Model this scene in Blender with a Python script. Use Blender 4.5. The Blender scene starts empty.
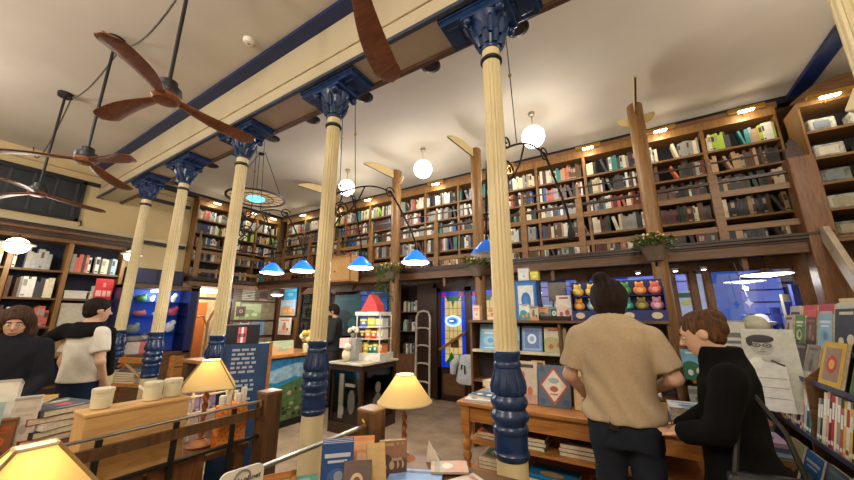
import bpy, math, random
import numpy as np
from mathutils import Matrix, Vector, Euler
PI = math.pi
R = math.radians
C = bpy.context.scene.collection
rng = random.Random(7)

# ---------------------------------------------------------------- materials
def lin(c):
    o = []
    for v in c:
        v = v / 255.0
        o.append(v / 12.92 if v <= 0.04045 else ((v + 0.055) / 1.055) ** 2.4)
    return (o[0], o[1], o[2], 1.0)

MATS = {}
def mat(name, c, rough=0.6, metal=0.0, kind='plain', c2=None, scale=8.0, emit=0.0, stretch=(1, 1, 1), bump=0.0, amount=0.18, ecol=None):
    if name in MATS: return MATS[name]
    m = bpy.data.materials.new(name); m.use_nodes = True
    nt = m.node_tree; b = nt.nodes['Principled BSDF']
    b.inputs['Roughness'].default_value = rough
    b.inputs['Metallic'].default_value = metal
    a = lin(c)
    if c2 is None: c2 = tuple(max(0, int(v * (1 - amount))) for v in c)
    z = lin(c2)
    tc = nt.nodes.new('ShaderNodeTexCoord'); mp = nt.nodes.new('ShaderNodeMapping')
    mp.inputs['Scale'].default_value = stretch
    nt.links.new(tc.outputs['Object'], mp.inputs['Vector'])
    nz = nt.nodes.new('ShaderNodeTexNoise'); nz.inputs['Scale'].default_value = scale
    nz.inputs['Detail'].default_value = 4.0
    if kind == 'wood': nz.inputs['Distortion'].default_value = 1.2
    nt.links.new(mp.outputs['Vector'], nz.inputs['Vector'])
    cr = nt.nodes.new('ShaderNodeValToRGB')
    cr.color_ramp.elements[0].position = 0.32; cr.color_ramp.elements[0].color = z
    cr.color_ramp.elements[1].position = 0.68; cr.color_ramp.elements[1].color = a
    nt.links.new(nz.outputs['Fac'], cr.inputs['Fac'])
    nt.links.new(cr.outputs['Color'], b.inputs['Base Color'])
    if bump > 0:
        bp = nt.nodes.new('ShaderNodeBump'); bp.inputs['Strength'].default_value = bump
        bp.inputs['Distance'].default_value = 0.01
        nt.links.new(nz.outputs['Fac'], bp.inputs['Height']); nt.links.new(bp.outputs['Normal'], b.inputs['Normal'])
    if emit > 0:
        b.inputs['Emission Color'].default_value = lin(ecol) if ecol else a
        b.inputs['Emission Strength'].default_value = emit
    MATS[name] = m
    return m

def glass(name, tint=(255, 255, 255), refl=0.12):
    if name in MATS: return MATS[name]
    m = bpy.data.materials.new(name); m.use_nodes = True
    nt = m.node_tree; nt.nodes.clear()
    out = nt.nodes.new('ShaderNodeOutputMaterial'); mx = nt.nodes.new('ShaderNodeMixShader')
    tr = nt.nodes.new('ShaderNodeBsdfTransparent'); tr.inputs['Color'].default_value = lin(tint)
    gl = nt.nodes.new('ShaderNodeBsdfGlossy'); gl.inputs['Roughness'].default_value = 0.04
    fr = nt.nodes.new('ShaderNodeFresnel'); fr.inputs['IOR'].default_value = 1.45
    ad = nt.nodes.new('ShaderNodeMath'); ad.operation = 'ADD'; ad.inputs[1].default_value = refl * 0.3
    nt.links.new(fr.outputs['Fac'], ad.inputs[0]); nt.links.new(ad.outputs[0], mx.inputs['Fac'])
    nt.links.new(tr.outputs[0], mx.inputs[1]); nt.links.new(gl.outputs[0], mx.inputs[2])
    nt.links.new(mx.outputs[0], out.inputs['Surface'])
    MATS[name] = m
    return m

def translucent(name, c, emit=0.0, rough=0.5, fac=0.5):
    if name in MATS: return MATS[name]
    m = bpy.data.materials.new(name); m.use_nodes = True
    nt = m.node_tree; b = nt.nodes['Principled BSDF']; out = nt.nodes['Material Output']
    b.inputs['Base Color'].default_value = lin(c); b.inputs['Roughness'].default_value = rough
    tl = nt.nodes.new('ShaderNodeBsdfTranslucent'); tl.inputs['Color'].default_value = lin(c)
    nz = nt.nodes.new('ShaderNodeTexNoise'); nz.inputs['Scale'].default_value = 30
    mx = nt.nodes.new('ShaderNodeMixShader')
    mr = nt.nodes.new('ShaderNodeMapRange'); mr.inputs[3].default_value = fac - .05; mr.inputs[4].default_value = fac + .05
    nt.links.new(nz.outputs['Fac'], mr.inputs[0]); nt.links.new(mr.outputs[0], mx.inputs['Fac'])
    nt.links.new(b.outputs[0], mx.inputs[1]); nt.links.new(tl.outputs[0], mx.inputs[2])
    nt.links.new(mx.outputs[0], out.inputs['Surface'])
    if emit > 0:
        b.inputs['Emission Color'].default_value = lin(c); b.inputs['Emission Strength'].default_value = emit
    MATS[name] = m
    return m

def plain(c, rough=0.55):
    return mat('tone_%02x%02x%02x' % tuple(int(v) for v in c), c, rough, amount=0.08, scale=20)

CREAM = mat('cream_paint', (216, 201, 158), .42, amount=.04, scale=5)
NAVY = mat('navy_gloss_paint', (30, 56, 98), .26, c2=(20, 42, 80), scale=14, bump=.08)
NAVYD = mat('navy_band_paint', (18, 42, 96), .45, amount=.15)
CEIL = mat('ceiling_plaster', (206, 197, 184), .9, amount=.05, scale=1.2)
BEAMC = mat('beam_cream_paint', (192, 179, 150), .6, amount=.04, scale=2)
BLACK = mat('black_metal', (22, 22, 24), .45, amount=.3)
IRON = mat('wrought_iron', (30, 27, 26), .5, .4, amount=.3)
PINE = mat('varnished_pine', (142, 104, 58), .45, kind='wood', c2=(112, 78, 40), scale=5, stretch=(6, 6, .7))
PINEH = mat('shelf_pine', (138, 102, 60), .5, kind='wood', c2=(108, 76, 42), scale=5, stretch=(.7, 6, 6))
WOODM = mat('brown_wood', (112, 80, 46), .45, kind='wood', c2=(84, 54, 32), scale=5, stretch=(.8, 6, 6))
WOODV = mat('brown_upright_wood', (122, 82, 48), .45, kind='wood', c2=(88, 56, 32), scale=5, stretch=(6, 6, .8))
WOODD = mat('dark_stained_wood', (62, 37, 24), .38, kind='wood', c2=(40, 23, 16), scale=5, stretch=(5, 5, .8))
OAK = mat('honey_oak', (188, 128, 66), .38, kind='wood', c2=(150, 96, 46), scale=5, stretch=(.8, 6, 6))
PLY = mat('light_plywood', (214, 172, 114), .5, kind='wood', c2=(194, 148, 92), scale=5, stretch=(6, .8, 6))
FANW = mat('fan_walnut', (134, 82, 50), .32, kind='wood', c2=(104, 56, 32), scale=6, stretch=(1, 5, 5))
WHITE = mat('white_paint', (232, 228, 216), .5, amount=.05)
PAPER = mat('page_paper', (226, 212, 182), .8, amount=.12, scale=60)
STEEL = mat('brushed_steel', (176, 172, 162), .3, .7, amount=.1)
BRASS = mat('brass', (186, 146, 70), .3, .8, amount=.15)
GLASS = glass('clear_glass')
NIGHT = mat('dark_backing', (30, 22, 18), .8, amount=.3)

# ---------------------------------------------------------------- mesh builder
class MB:
    def __init__(self): self.v = []; self.f = []; self.mi = []; self.mats = []
    def slot(self, m):
        if m not in self.mats: self.mats.append(m)
        return self.mats.index(m)
    def add(self, vs, fs, m, T=None):
        o = len(self.v); k = self.slot(m)
        for p in vs:
            p = Vector(p)
            self.v.append(tuple(T @ p) if T is not None else tuple(p))
        for f in fs: self.f.append(tuple(i + o for i in f)); self.mi.append(k)
        return self
    def box(self, c, s, m, rz=0, T=None):
        x, y, z = s[0] / 2, s[1] / 2, s[2] / 2
        vs = [(-x, -y, -z), (x, -y, -z), (x, y, -z), (-x, y, -z), (-x, -y, z), (x, -y, z), (x, y, z), (-x, y, z)]
        M = Matrix.Translation(c) @ Matrix.Rotation(rz, 4, 'Z')
        if T is not None: M = T @ M
        return self.add(vs, [(3, 2, 1, 0), (4, 5, 6, 7), (0, 1, 5, 4), (1, 2, 6, 5), (2, 3, 7, 6), (3, 0, 4, 7)], m, M)
    def bb(self, x0, x1, y0, y1, z0, z1, m, T=None):
        return self.box(((x0 + x1) / 2, (y0 + y1) / 2, (z0 + z1) / 2), (abs(x1 - x0), abs(y1 - y0), abs(z1 - z0)), m, 0, T)
    def prism(self, poly, h, m, T=None):
        n = len(poly)
        vs = [(p[0], p[1], 0) for p in poly] + [(p[0], p[1], h) for p in poly]
        fs = [tuple(reversed(range(n))), tuple(range(n, 2 * n))] + [(i, (i + 1) % n, n + (i + 1) % n, n + i) for i in range(n)]
        return self.add(vs, fs, m, T)
    def poly(self, pts, m, T=None):
        return self.add(pts, [tuple(range(len(pts)))], m, T)
    def lathe(self, prof, m, c=(0, 0, 0), n=24, flute=None, T=None):
        vs = []; fs = []
        for (z, r) in prof:
            for k in range(n):
                rr = r
                if flute: rr = r * (1 - flute * (0.5 + 0.5 * math.cos(k * 2 * PI / 4)))
                a = 2 * PI * k / n
                vs.append((c[0] + rr * math.cos(a), c[1] + rr * math.sin(a), c[2] + z))
        for i in range(len(prof) - 1):
            for k in range(n):
                k2 = (k + 1) % n
                fs.append((i * n + k, i * n + k2, (i + 1) * n + k2, (i + 1) * n + k))
        closed = tuple(prof[0]) == tuple(prof[-1])
        if prof[0][1] > 1e-5 and not closed: fs.append(tuple(reversed(range(n))))
        if prof[-1][1] > 1e-5 and not closed: fs.append(tuple(range((len(prof) - 1) * n, len(prof) * n)))
        if prof[-1][0] < prof[0][0]: fs = [tuple(reversed(f)) for f in fs]
        return self.add(vs, fs, m, T)
    def tube(self, pts, r, m, n=8, T=None, cap=True):
        pts = [Vector(p) for p in pts]; N = len(pts)
        rs = r if isinstance(r, (list, tuple)) else [r] * N
        vs = []; fs = []; up = None
        for i, p in enumerate(pts):
            d = (pts[min(i + 1, N - 1)] - pts[max(i - 1, 0)])
            if d.length < 1e-9: d = Vector((0, 0, 1))
            d.normalize()
            if up is None:
                up = Vector((0, 0, 1)) if abs(d.z) < .9 else Vector((1, 0, 0))
            a = d.cross(up)
            if a.length < 1e-6: a = d.cross(Vector((1, 0, 0)))
            a.normalize(); b = a.cross(d); b.normalize(); up = b
            for k in range(n):
                t = 2 * PI * k / n
                vs.append(p + (a * math.cos(t) + b * math.sin(t)) * rs[i])
        for i in range(N - 1):
            for k in range(n):
                k2 = (k + 1) % n
                fs.append((i * n + k, (i + 1) * n + k, (i + 1) * n + k2, i * n + k2))
        if cap: fs.append(tuple(range(n))); fs.append(tuple(reversed(range((N - 1) * n, N * n))))
        return self.add(vs, fs, m, T)
    def ball(self, c, r, m, n=16, k=10, T=None):
        rx, ry, rz = r if isinstance(r, (list, tuple)) else (r, r, r)
        vs = [(c[0], c[1], c[2] - rz)]; fs = []
        for i in range(1, k):
            t = -PI / 2 + PI * i / k
            for j in range(n):
                a = 2 * PI * j / n
                vs.append((c[0] + rx * math.cos(t) * math.cos(a), c[1] + ry * math.cos(t) * math.sin(a), c[2] + rz * math.sin(t)))
        vs.append((c[0], c[1], c[2] + rz)); L = len(vs) - 1
        for j in range(n): fs.append((0, 1 + (j + 1) % n, 1 + j))
        for i in range(k - 2):
            for j in range(n):
                a = 1 + i * n; j2 = (j + 1) % n
                fs.append((a + j, a + j2, a + n + j2, a + n + j))
        a = 1 + (k - 2) * n
        for j in range(n): fs.append((a + j, a + (j + 1) % n, L))
        return self.add(vs, fs, m, T)
    def build(self, name, parent=None, loc=(0, 0, 0), rot=(0, 0, 0), smooth=False, bevel=0.0):
        me = bpy.data.meshes.new(name)
        me.from_pydata(self.v, [], self.f)
        for m in self.mats: me.materials.append(m)
        me.polygons.foreach_set('material_index', self.mi)
        if smooth: 
            me.polygons.foreach_set('use_smooth', [True] * len(me.polygons))
            try: me.set_sharp_from_angle(angle=R(40))
            except Exception: pass
        me.update()
        o = bpy.data.objects.new(name, me); C.objects.link(o)
        o.location = loc; o.rotation_euler = rot
        if parent is not None: o.parent = parent
        if bevel > 0:
            b = o.modifiers.new('edge', 'BEVEL'); b.width = bevel; b.segments = 2; b.limit_method = 'ANGLE'; b.angle_limit = R(50)
        return o

def tag(o, label=None, cat=None, group=None, kind=None):
    if label: o['label'] = label
    if cat: o['category'] = cat
    if group: o['group'] = group
    if kind: o['kind'] = kind
    return o
def thing(name, label, cat, loc=(0, 0, 0), rz=0.0, group=None):
    o = bpy.data.objects.new(name, None); C.objects.link(o)
    o.empty_display_size = .05
    o.location = loc; o.rotation_euler = (0, 0, rz)
    return tag(o, label, cat, group)
def struct(mb, name, **k):
    o = mb.build(name, **k); o['kind'] = 'structure'; return o
def copy_tree(o, parent=None):
    c = o.copy(); C.objects.link(c)
    if parent is not None: c.parent = parent
    for ch in list(o.children): copy_tree(ch, c)
    return c
def frame(o, x, n=None): pass

def text_mb(mb, s, size, m, T, align='CENTER', shear=0.0, thick=0.001):
    cu = bpy.data.curves.new('txt', 'FONT'); cu.body = s; cu.size = size; cu.align_x = align; cu.align_y = 'CENTER'
    cu.extrude = thick; cu.shear = shear; cu.resolution_u = 2
    ob = bpy.data.objects.new('txt', cu); C.objects.link(ob)
    dg = bpy.context.evaluated_depsgraph_get(); ev = ob.evaluated_get(dg); me = ev.to_mesh()
    vs = [tuple(v.co) for v in me.vertices]; fs = [tuple(p.vertices) for p in me.polygons]
    mb.add(vs, fs, m, T)
    ev.to_mesh_clear(); bpy.data.objects.remove(ob); bpy.data.curves.remove(cu)

ORD = ['first', 'second', 'third', 'fourth', 'fifth', 'sixth', 'seventh', 'eighth', 'ninth', 'tenth', 'eleventh', 'twelfth', 'thirteenth',
       'fourteenth', 'fifteenth', 'sixteenth', 'seventeenth', 'eighteenth', 'nineteenth', 'twentieth', 'twenty-first', 'twenty-second',
       'twenty-third', 'twenty-fourth', 'twenty-fifth', 'twenty-sixth', 'twenty-seventh', 'twenty-eighth', 'twenty-ninth', 'thirtieth'] + ['%d-th' % i for i in range(31, 80)]

# ---------------------------------------------------------------- room shell
XL, YB, ZC = -9.08, 6.2, 4.62
XR, YN = 3.0, -3.2
CARPET = mat('carpet', (150, 128, 104), .95, c2=(122, 102, 82), scale=4, bump=.2)
struct(MB().bb(XL - .2, XR + .2, YN - .2, YB + .1, -.1, 0, CARPET), 'floor')
# ceiling
struct(MB().bb(XL - .2, XR + .2, YN - .2, YB + .3, ZC, ZC + .1, CEIL), 'ceiling')
# beam over the columns
bm = MB()
bm.bb(XL, XR, 1.9, 2.28, 3.99, ZC, BEAMC)
struct(bm, 'trim_1')
struct(MB().bb(XL, XR, 1.76, 1.92, ZC - .045, ZC, NAVYD), 'trim_2')
bm = MB(); bm.bb(XL, XR, 1.885, 1.925, 3.965, 4.0, mat('slate_edge_paint', (58, 66, 86), .5)); bm.bb(XL, XR, 1.89, 1.9, 4.16, 4.175, mat('beam_line', (176, 156, 116), .6))
struct(bm, 'trim_3')
struct(MB().bb(XL, XR, 2.255, 2.3, 3.955, 4.0, mat('brown_edge_paint', (92, 64, 44), .5)), 'trim_4')
# dark cornice bands at the ceiling
DK = mat('dark_cornice', (26, 24, 30), .5, amount=.3)
struct(MB().bb(XL, XR, YB - .16, YB - .02, ZC - .1, ZC, DK), 'trim_5')
struct(MB().bb(XL + .02, XL + .14, 2.3, YB, ZC - .1, ZC, DK), 'trim_6')
struct(MB().bb(2.2, 2.38, 2.3, YB - .1, ZC - .05, ZC, NAVYD), 'trim_7')
# left wall
WALLC = mat('cream_wall', (206, 184, 138), .8, amount=.06, scale=1.5)
bm = MB()
bm.bb(XL - .15, XL, YN, 4.05, 0, ZC, WALLC); bm.bb(XL - .15, XL, 4.85, YB, 0, ZC, WALLC); bm.bb(XL - .15, XL, 4.05, 4.85, 2.55, ZC, WALLC)
struct(bm, 'wall_left')
bm = MB(); bm.bb(XL, XL + .06, YN, 3.55, 4.19, 4.26, DK); bm.bb(XL, XL + .03, YN, 3.55, 4.40, 4.415, mat('beam_line', (150, 130, 96)))
struct(bm, 'trim_8')
bm = MB(); bm.bb(XL, XL + .16, YN, 3.55, 3.24, 3.31, BEAMC); bm.bb(XL, XL + .12, YN, 3.55, 3.18, 3.24, DK)
struct(bm, 'trim_9')
# right wall and rear wall
struct(MB().bb(XR, XR + .15, YN, YB + .3, 0, ZC, WALLC), 'wall_right')
struct(MB().bb(XL, XR, YN - .15, YN, 0, ZC, WALLC), 'wall_rear')

# back wall: joinery with openings
bm = MB()
bm.bb(XL, XR, YB, YB + .15, 2.33, ZC, mat('upper_wall_paint', (120, 92, 66), .8))
OPEN = [(-8.05, -6.72), (-6.6, -4.8), (-1.40, -.74), (-.58, .5), (.6, .79), (.85, .96), (1.02, 1.9)]
xs = XL
SILL = 1.08
for a, b in OPEN:
    if a > -4 and xs < -4:
        bm.bb(xs, -4.5, YB, YB + .12, 0, 2.33, WOODV); bm.bb(-4.02, -3.58, YB, YB + .12, 0, 2.33, WOODD); bm.bb(-4.5, -4.02, YB, YB + .12, 0, .8, WOODV)
        bm.bb(-2.1, a, YB, YB + .12, 0, 2.33, WOODD)
        bm.bb(-3.58, -2.1, YB, YB + .12, 2.2, 2.33, WOODD)
    else:
        bm.bb(xs, a, YB, YB + .12, 0, 2.33, WOODV)
    bm.bb(a, b, YB, YB + .12, 0, SILL, WOODD if a < -4 else WOODV); bm.bb(a, b, YB, YB + .12, 2.26, 2.33, WOODV)
    xs = b
bm.bb(xs, XR, YB, YB + .12, 0, 2.33, WOODV)
struct(bm, 'wall_back')
for i, (a, b) in enumerate(OPEN):
    f = MB()
    w = .025
    f.bb(a, a + w, YB + .02, YB + .08, SILL, 2.26, WOODM).bb(b - w, b, YB + .02, YB + .08, SILL, 2.26, WOODM).bb(a, b, YB + .02, YB + .08, SILL, SILL + w, WOODM).bb(a, b, YB + .02, YB + .08, 2.26 - w, 2.26, WOODM)
    o = struct(f, 'window_%d' % (i + 1))
    MB().bb(a, b, YB + .045, YB + .051, SILL, 2.26, glass('night_glass', (214, 224, 244), .35)).build('pane', o)
# gallery recess to the left of the ladder
nb = thing('wall_niche', 'narrow book niche in the brown panelling left of the white ladder', 'shelf', (-4.26, YB, 0))
f = MB(); f.bb(-.24, .24, .3, .32, .8, 2.33, NIGHT); f.bb(-.24, -.22, 0, .3, .8, 2.33, WOODD); f.bb(.22, .24, 0, .3, .8, 2.33, WOODD); f.build('carcass', nb)
for zz in (.82, 1.3, 1.72): MB().bb(-.22, .22, 0, .3, zz - .02, zz, WOODM).build('shelf', nb)

# outside: the street at night
struct(MB().bb(-12, 6, YB + .1, 12, -.12, -.02, mat('wet_asphalt', (52, 54, 66), .4)), 'trim_10')
fac = thing('building', 'dark shop building across the street, seen through the right windows', 'building', (0, 10.0, 0))
f = MB(); f.bb(-12, 6, 0, .3, 0, 6, mat('night_facade', (92, 94, 124), .8, c2=(54, 56, 82), scale=3)); f.build('wall', fac)
lit = mat('lit_shop_window', (132, 138, 190), .5, emit=.75, c2=(66, 72, 124), scale=2)
for x in (-10.5, -8.6, -6.8, -2.6, -.9, .6, 2.2, 3.8):
    w = MB(); w.bb(x - .6, x + .6, -.04, 0, .5, 2.6, lit)
    for q in range(8): w.bb(x - .6, x + .6, -.06, -.03, .6 + q * .26, .63 + q * .26, NIGHT)
    w.build('shop_window', fac)
bl = MB(); bl.bb(.72, 1.2, 0, .04, -.02, 2.7, mat('lit_blue_banner', (84, 140, 220), .6, emit=.45)); bl.bb(.86, 1.2, -.02, 0, 1.15, 1.5, mat('red_panel', (170, 50, 80), .6, emit=.5)) 
text_mb(bl, 'AU', .26, mat('pale_letter', (230, 190, 210), .6, emit=.6), Matrix.Translation((1.03, -.025, 1.32)) @ Matrix.Rotation(PI / 2, 4, 'X'))
tag(bl.build('banner', loc=(.34, 7.2, 0)), 'tall lit blue banner with red lettered panel outside the big right window', 'banner')
# ---------------------------------------------------------------- gallery
g = thing('gallery_balcony', 'long brown timber gallery floor running along the back and left walls', 'balcony', (0, 5.6, 2.36))
def at0(o, p): return (o[0] - p[0], o[1] - p[1], o[2] - p[2])
f = MB(); T = Matrix.Translation((0, -5.6, -2.36))
f.bb(-8.5, 1.95, 5.3, 6.2, 2.40, 2.47, WOODD, T); f.bb(XL, -8.5, 3.55, 6.2, 2.40, 2.47, WOODD, T); f.build('deck', g)
f = MB(); f.bb(-8.5, 1.95, 5.22, 5.30, 2.30, 2.42, WOODM, T); f.bb(-8.56, -8.5, 3.55, 5.3, 2.30, 2.42, WOODM, T); f.build('beam', g)
f = MB()
for z0, z1, d in ((2.42, 2.445, .05), (2.445, 2.48, .08), (2.48, 2.505, .10)):
    f.bb(-8.5, 1.95, 5.25 - d, 5.32, z0, z1, WOODD, T); f.bb(-8.5 - .02, -8.5 + d - .03, 3.55, 5.3, z0, z1, WOODD, T)
f.build('moulding', g)
for x in (-6.9, -5.2, -2.9, -1.0, 1.2):
    MB().prism([(0, 0), (.3, 0), (0, -.26)], .05, WOODM, T @ Matrix.Translation((x, 5.31, 2.4)) @ Matrix.Rotation(PI / 2, 4, 'Z') @ Matrix.Rotation(PI / 2, 4, 'X')).build('bracket', g)

# railing: wide boards and thin rails between square posts
RAILW = mat('rail_wood', (132, 96, 54), .45, kind='wood', c2=(104, 72, 38), scale=5, stretch=(.7, 6, 6))
def railing(name, label, x0, x1, y, posts, axis='x'):
    t = thing(name, label, 'railing', (0, 0, 0))
    def B(a, b, z0, z1, th, m):
        mb = MB()
        if axis == 'x': mb.bb(a, b, y - th / 2, y + th / 2, z0, z1, m)
        else: mb.bb(y - th / 2, y + th / 2, a, b, z0, z1, m)
        return mb
    for z0, z1, th in ((2.625, 2.695, .03), (3.065, 3.14, .03)): B(x0, x1, z0, z1, th, RAILW).build('rail_board', t)
    B(x0, x1, 3.25, 3.285, .05, WOODD).build('handrail', t)
    B(x0, x1, 3.53, 3.55, .02, WOODD).build('top_bar', t)
    for p in posts: B(p - .045, p + .045, 2.5, 3.36, .07, RAILW).build('rail_post', t); 
    for p in posts: B(p - .02, p + .02, 3.36, 3.6, .03, RAILW).build('post_finial', t)
    return t
railing('gallery_railing', 'open timber railing along the front of the back gallery', -8.45, 1.78, 5.27, [-7.6, -6.6, -5.6, -4.6, -3.0, -1.35, -.5, 1.08])
railing('gallery_railing', 'shorter timber railing of the gallery on the left wall', 3.6, 5.2, -8.5, [3.65, 4.4], 'y')

# gallery bookcases
YS = 5.88
BSH = [2.52, 2.94, 3.28, 3.62, 3.955]; BTOP = 4.30
XD = [2.0 - .805 * i for i in range(14)]
def bookcase(name, label, x0, x1, y, depth, shelves, top, m, loc=None, rz=0, back=True, cornice=0.12):
    t = thing(name, label, 'bookcase', loc or (0, 0, 0), rz)
    fr = MB(); w = .045
    fr.bb(x0, x0 + w / 2, y, y + depth, shelves[0], top, m); fr.bb(x1 - w / 2, x1, y, y + depth, shelves[0], top, m)
    fr.bb(x0, x1, y - .012, y + depth, top, top + cornice, m)
    fr.build('case', t)
    if back: MB().bb(x0, x1, y + depth - .02, y + depth, shelves[0], top, mat('case_back', (34, 28, 34), .8, amount=.3)).build('back_panel', t)
    for z in shelves: MB().bb(x0 + w / 2, x1 - w / 2, y - .008, y + depth - .02, z - .03, z, PINEH).build('shelf', t)
    return t
bay_names = []
for i in range(len(XD) - 1):
    if i == 0: nm = 'rightmost bay on the back gallery'
    elif i == 1: nm = 'second bay from the right on the back gallery'
    else: nm = '%s bay from the right on the back gallery' % ORD[i]
    bay_names.append(nm)
    bookcase('gallery_bookcase', 'pine bookcase full of books, ' + nm, XD[i + 1], XD[i], YS, .30, BSH, BTOP, PINE)
YD = [3.62, 4.4, 5.15, 5.85]
left_names = ['nearest to the cream wall panel', 'in the middle of the left gallery', 'next to the back gallery corner']
for i in range(3):
    t = bookcase('gallery_bookcase', 'pine bookcase on the left wall gallery, ' + left_names[i], 0, YD[i + 1] - YD[i], -.30, .28, BSH, BTOP, PINE, (XL, YD[i], 0), PI / 2)

# pale boarding from the cases up to the ceiling
FRZ = mat('frieze_boards', (128, 88, 54), .6, kind='wood', c2=(104, 68, 40), scale=4)
struct(MB().bb(-8.8, 2.05, 5.93, 6.2, 4.42, ZC - .1, FRZ), 'trim_11')
struct(MB().bb(XL, XL + .24, 3.62, 5.93, 4.42, ZC - .1, FRZ), 'trim_12')

# picture lights on the cornice
def picture_light(label, loc, rz=0, on=True):
    t = thing('picture_light', label, 'lamp', loc, rz, 'brass picture lights over the gallery bookcases')
    MB().bb(-.19, .19, -.16, -.10, -.01, .035, BRASS).build('reflector', t)
    MB().bb(-.08, .08, -.155, -.105, -.024, -.008, mat('lit_tube', (255, 240, 210), .5, emit=18)).build('tube', t)
    MB().tube([(0, 0, -.03), (0, -.06, .04), (0, -.13, .03)], .01, BRASS).build('bracket', t)
    L = bpy.data.lights.new('picture_light_glow', 'POINT'); L.energy = 3.0; L.color = (1, .90, .70); L.shadow_soft_size = .05
    lo = bpy.data.objects.new('picture_light_glow', L); C.objects.link(lo); lo.parent = t; lo.location = (0, -.13, -.07)
    return t
pl = [1.68, .70, -.31, -1.75, -3.28, -5.2, -6.4, -7.6]
for i, x in enumerate(pl):
    picture_light('brass picture light over the back gallery shelves, %s from the right end' % ORD[i], (x, YS - .02, 4.40))
for i, y in enumerate((3.95, 4.9, 5.5)):
    picture_light('brass picture light over the left wall gallery shelves, %s from the cream wall' % ORD[i], (XL + .34, y, 4.40), PI / 2)

# round pine posts with cream fins under the ceiling
FIN = mat('cream_fin_paint', (206, 182, 128), .6, amount=.08, scale=3)
def pine_post(label, x, y, fins):
    t = thing('pine_post', label, 'post', (x, y, 0))
    MB().lathe([(0, .085), (1.2, .086), (2.3, .088), (3.4, .092), (4.50, .096), (4.52, .08)], PINE, n=20).build('trunk', t, smooth=True)
    for a in fins:
        out = [(0, -.08), (.2, -.06), (.45, -.03), (.72, .0), (.73, .02), (.62, .07), (.45, .11), (.25, .11), (0, .07)] if a[1] else [(0, -.1), (.1, -.06), (.15, .0), (.14, .04), (0, .04)]
        Tm = Matrix.Rotation(R(a[0]), 4, 'Z') @ Matrix.Translation((.07, .014, 4.42 if a[1] else 4.3)) @ Matrix.Rotation(PI / 2, 4, 'X')
        MB().prism(out, .028, FIN, Tm).build('fin', t)
        if a[1]: MB().tube([Tm @ Vector((p[0], p[1], .014)) for p in out[:4]], .012, WOODD, n=6).build('fin_edging', t)
    return t
pine_post('round pine post between the gallery bookcases right of centre, thickest of three', .37, 5.02, [(-90, 1), (0, 0), (180, 0)])
pine_post('round pine post half hidden behind the nearest cream column', -2.05, 5.02, [(-101, 1)])
pine_post('round pine post with a trailing plant beside the glass cabinet', -3.79, 5.02, [(-105, 1), (-15, 0)])
pine_post('round pine post behind the second cream column, only its fin clear', -5.62, 5.02, [(-114, 1)])

# square corner post at the head of the stair
t = thing('corner_post', 'thick square timber corner post with pointed top beside the gallery stair', 'post', (1.86, 5.26, 0))
MB().bb(-.11, .11, -.1, .1, 0, 3.40, WOODV).build('shaft', t, bevel=.012)
MB().prism([(-.075, 0), (.075, 0), (.07, .1), (.045, .15), (.045, .2), (0, .26), (-.045, .2), (-.045, .15), (-.07, .1)], .05, WOODD, Matrix.Translation((-.02, .02, 3.40)) @ Matrix.Rotation(PI / 2, 4, 'X')).build('finial', t)

# steep stair up to the gallery at the right
t = thing('gallery_stair', 'steep timber stair with a pale sloping stringer at the right wall', 'stair', (2.2, 4.4, 0))
def sl(x0, x1, m, nm):
    Tm = Matrix.Translation((x0, 0, 0)) @ Matrix.Rotation(PI / 2, 4, 'Z') @ Matrix.Rotation(PI / 2, 4, 'X')
    MB().prism([(-.75, .0), (.68, 2.54), (.84, 2.54), (-.55, .0)], x1 - x0, m, Tm).build(nm, t)
sl(-.36, -.31, mat('pale_grey_board', (168, 152, 130), .5, kind='wood', scale=5), 'stringer'); sl(.40, .45, WOODM, 'stringer')  # left stringer is pale grey, the right one brown
for i in range(10):
    MB().bb(-.31, .40, -.66 + i * .142, -.50 + i * .142, .2 + i * .24, .23 + i * .24, WOODM).build('tread', t)

# case of wrapped prints right of the corner post
t = bookcase('print_case', 'tall open pine case of plastic-wrapped prints right of the corner post', 2.06, 2.86, 5.5, .4, [2.5, 2.82, 3.14, 3.46, 3.80], 4.14, PINE, cornice=.06)
MB().prism([(2.0, 4.2), (2.9, 4.2), (2.9, 4.34), (2.7, 4.42), (2.45, 4.44), (2.2, 4.36)], .05, WOODM, Matrix.Translation((0, 5.52, 0)) @ Matrix.Rotation(PI / 2, 4, 'X')).build('cornice', t)
picture_light('brass picture light inside the case of wrapped prints', (2.3, 5.50, 4.16))
WRAP = mat('clear_wrap', (196, 196, 184), .15, c2=(120, 124, 116), scale=18)
WRAPD = mat('grey_wrap', (130, 134, 124), .15, c2=(70, 74, 66), scale=14)
k = 0
for zi, z in enumerate([2.5, 2.82, 3.14, 3.46, 3.80]):
    for j in range(2):
        w = .24 + .03 * rng.random()
        o = thing('wrapped_parcel', '%s plastic-wrapped flat parcel, %s shelf from the top of the print case' % (('left', 'right')[j], ORD[4 - zi]), 'parcel', (2.24 + j * .36, 5.62, z), R(rng.uniform(-8, 8)), 'wrapped parcels in the print case')
        MB().bb(-w / 2, w / 2, -.08, .1, 0, .17, WRAP if (zi + j) % 2 or zi == 4 else WRAPD).build('wrapping', o, bevel=.02)
        MB().bb(-w / 2 + .04, w / 2 - .06, -.086, -.081, .03, .13, plain(rng.choice([(210, 204, 190), (110, 120, 130), (160, 150, 120)]))).build('print', o)

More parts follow.
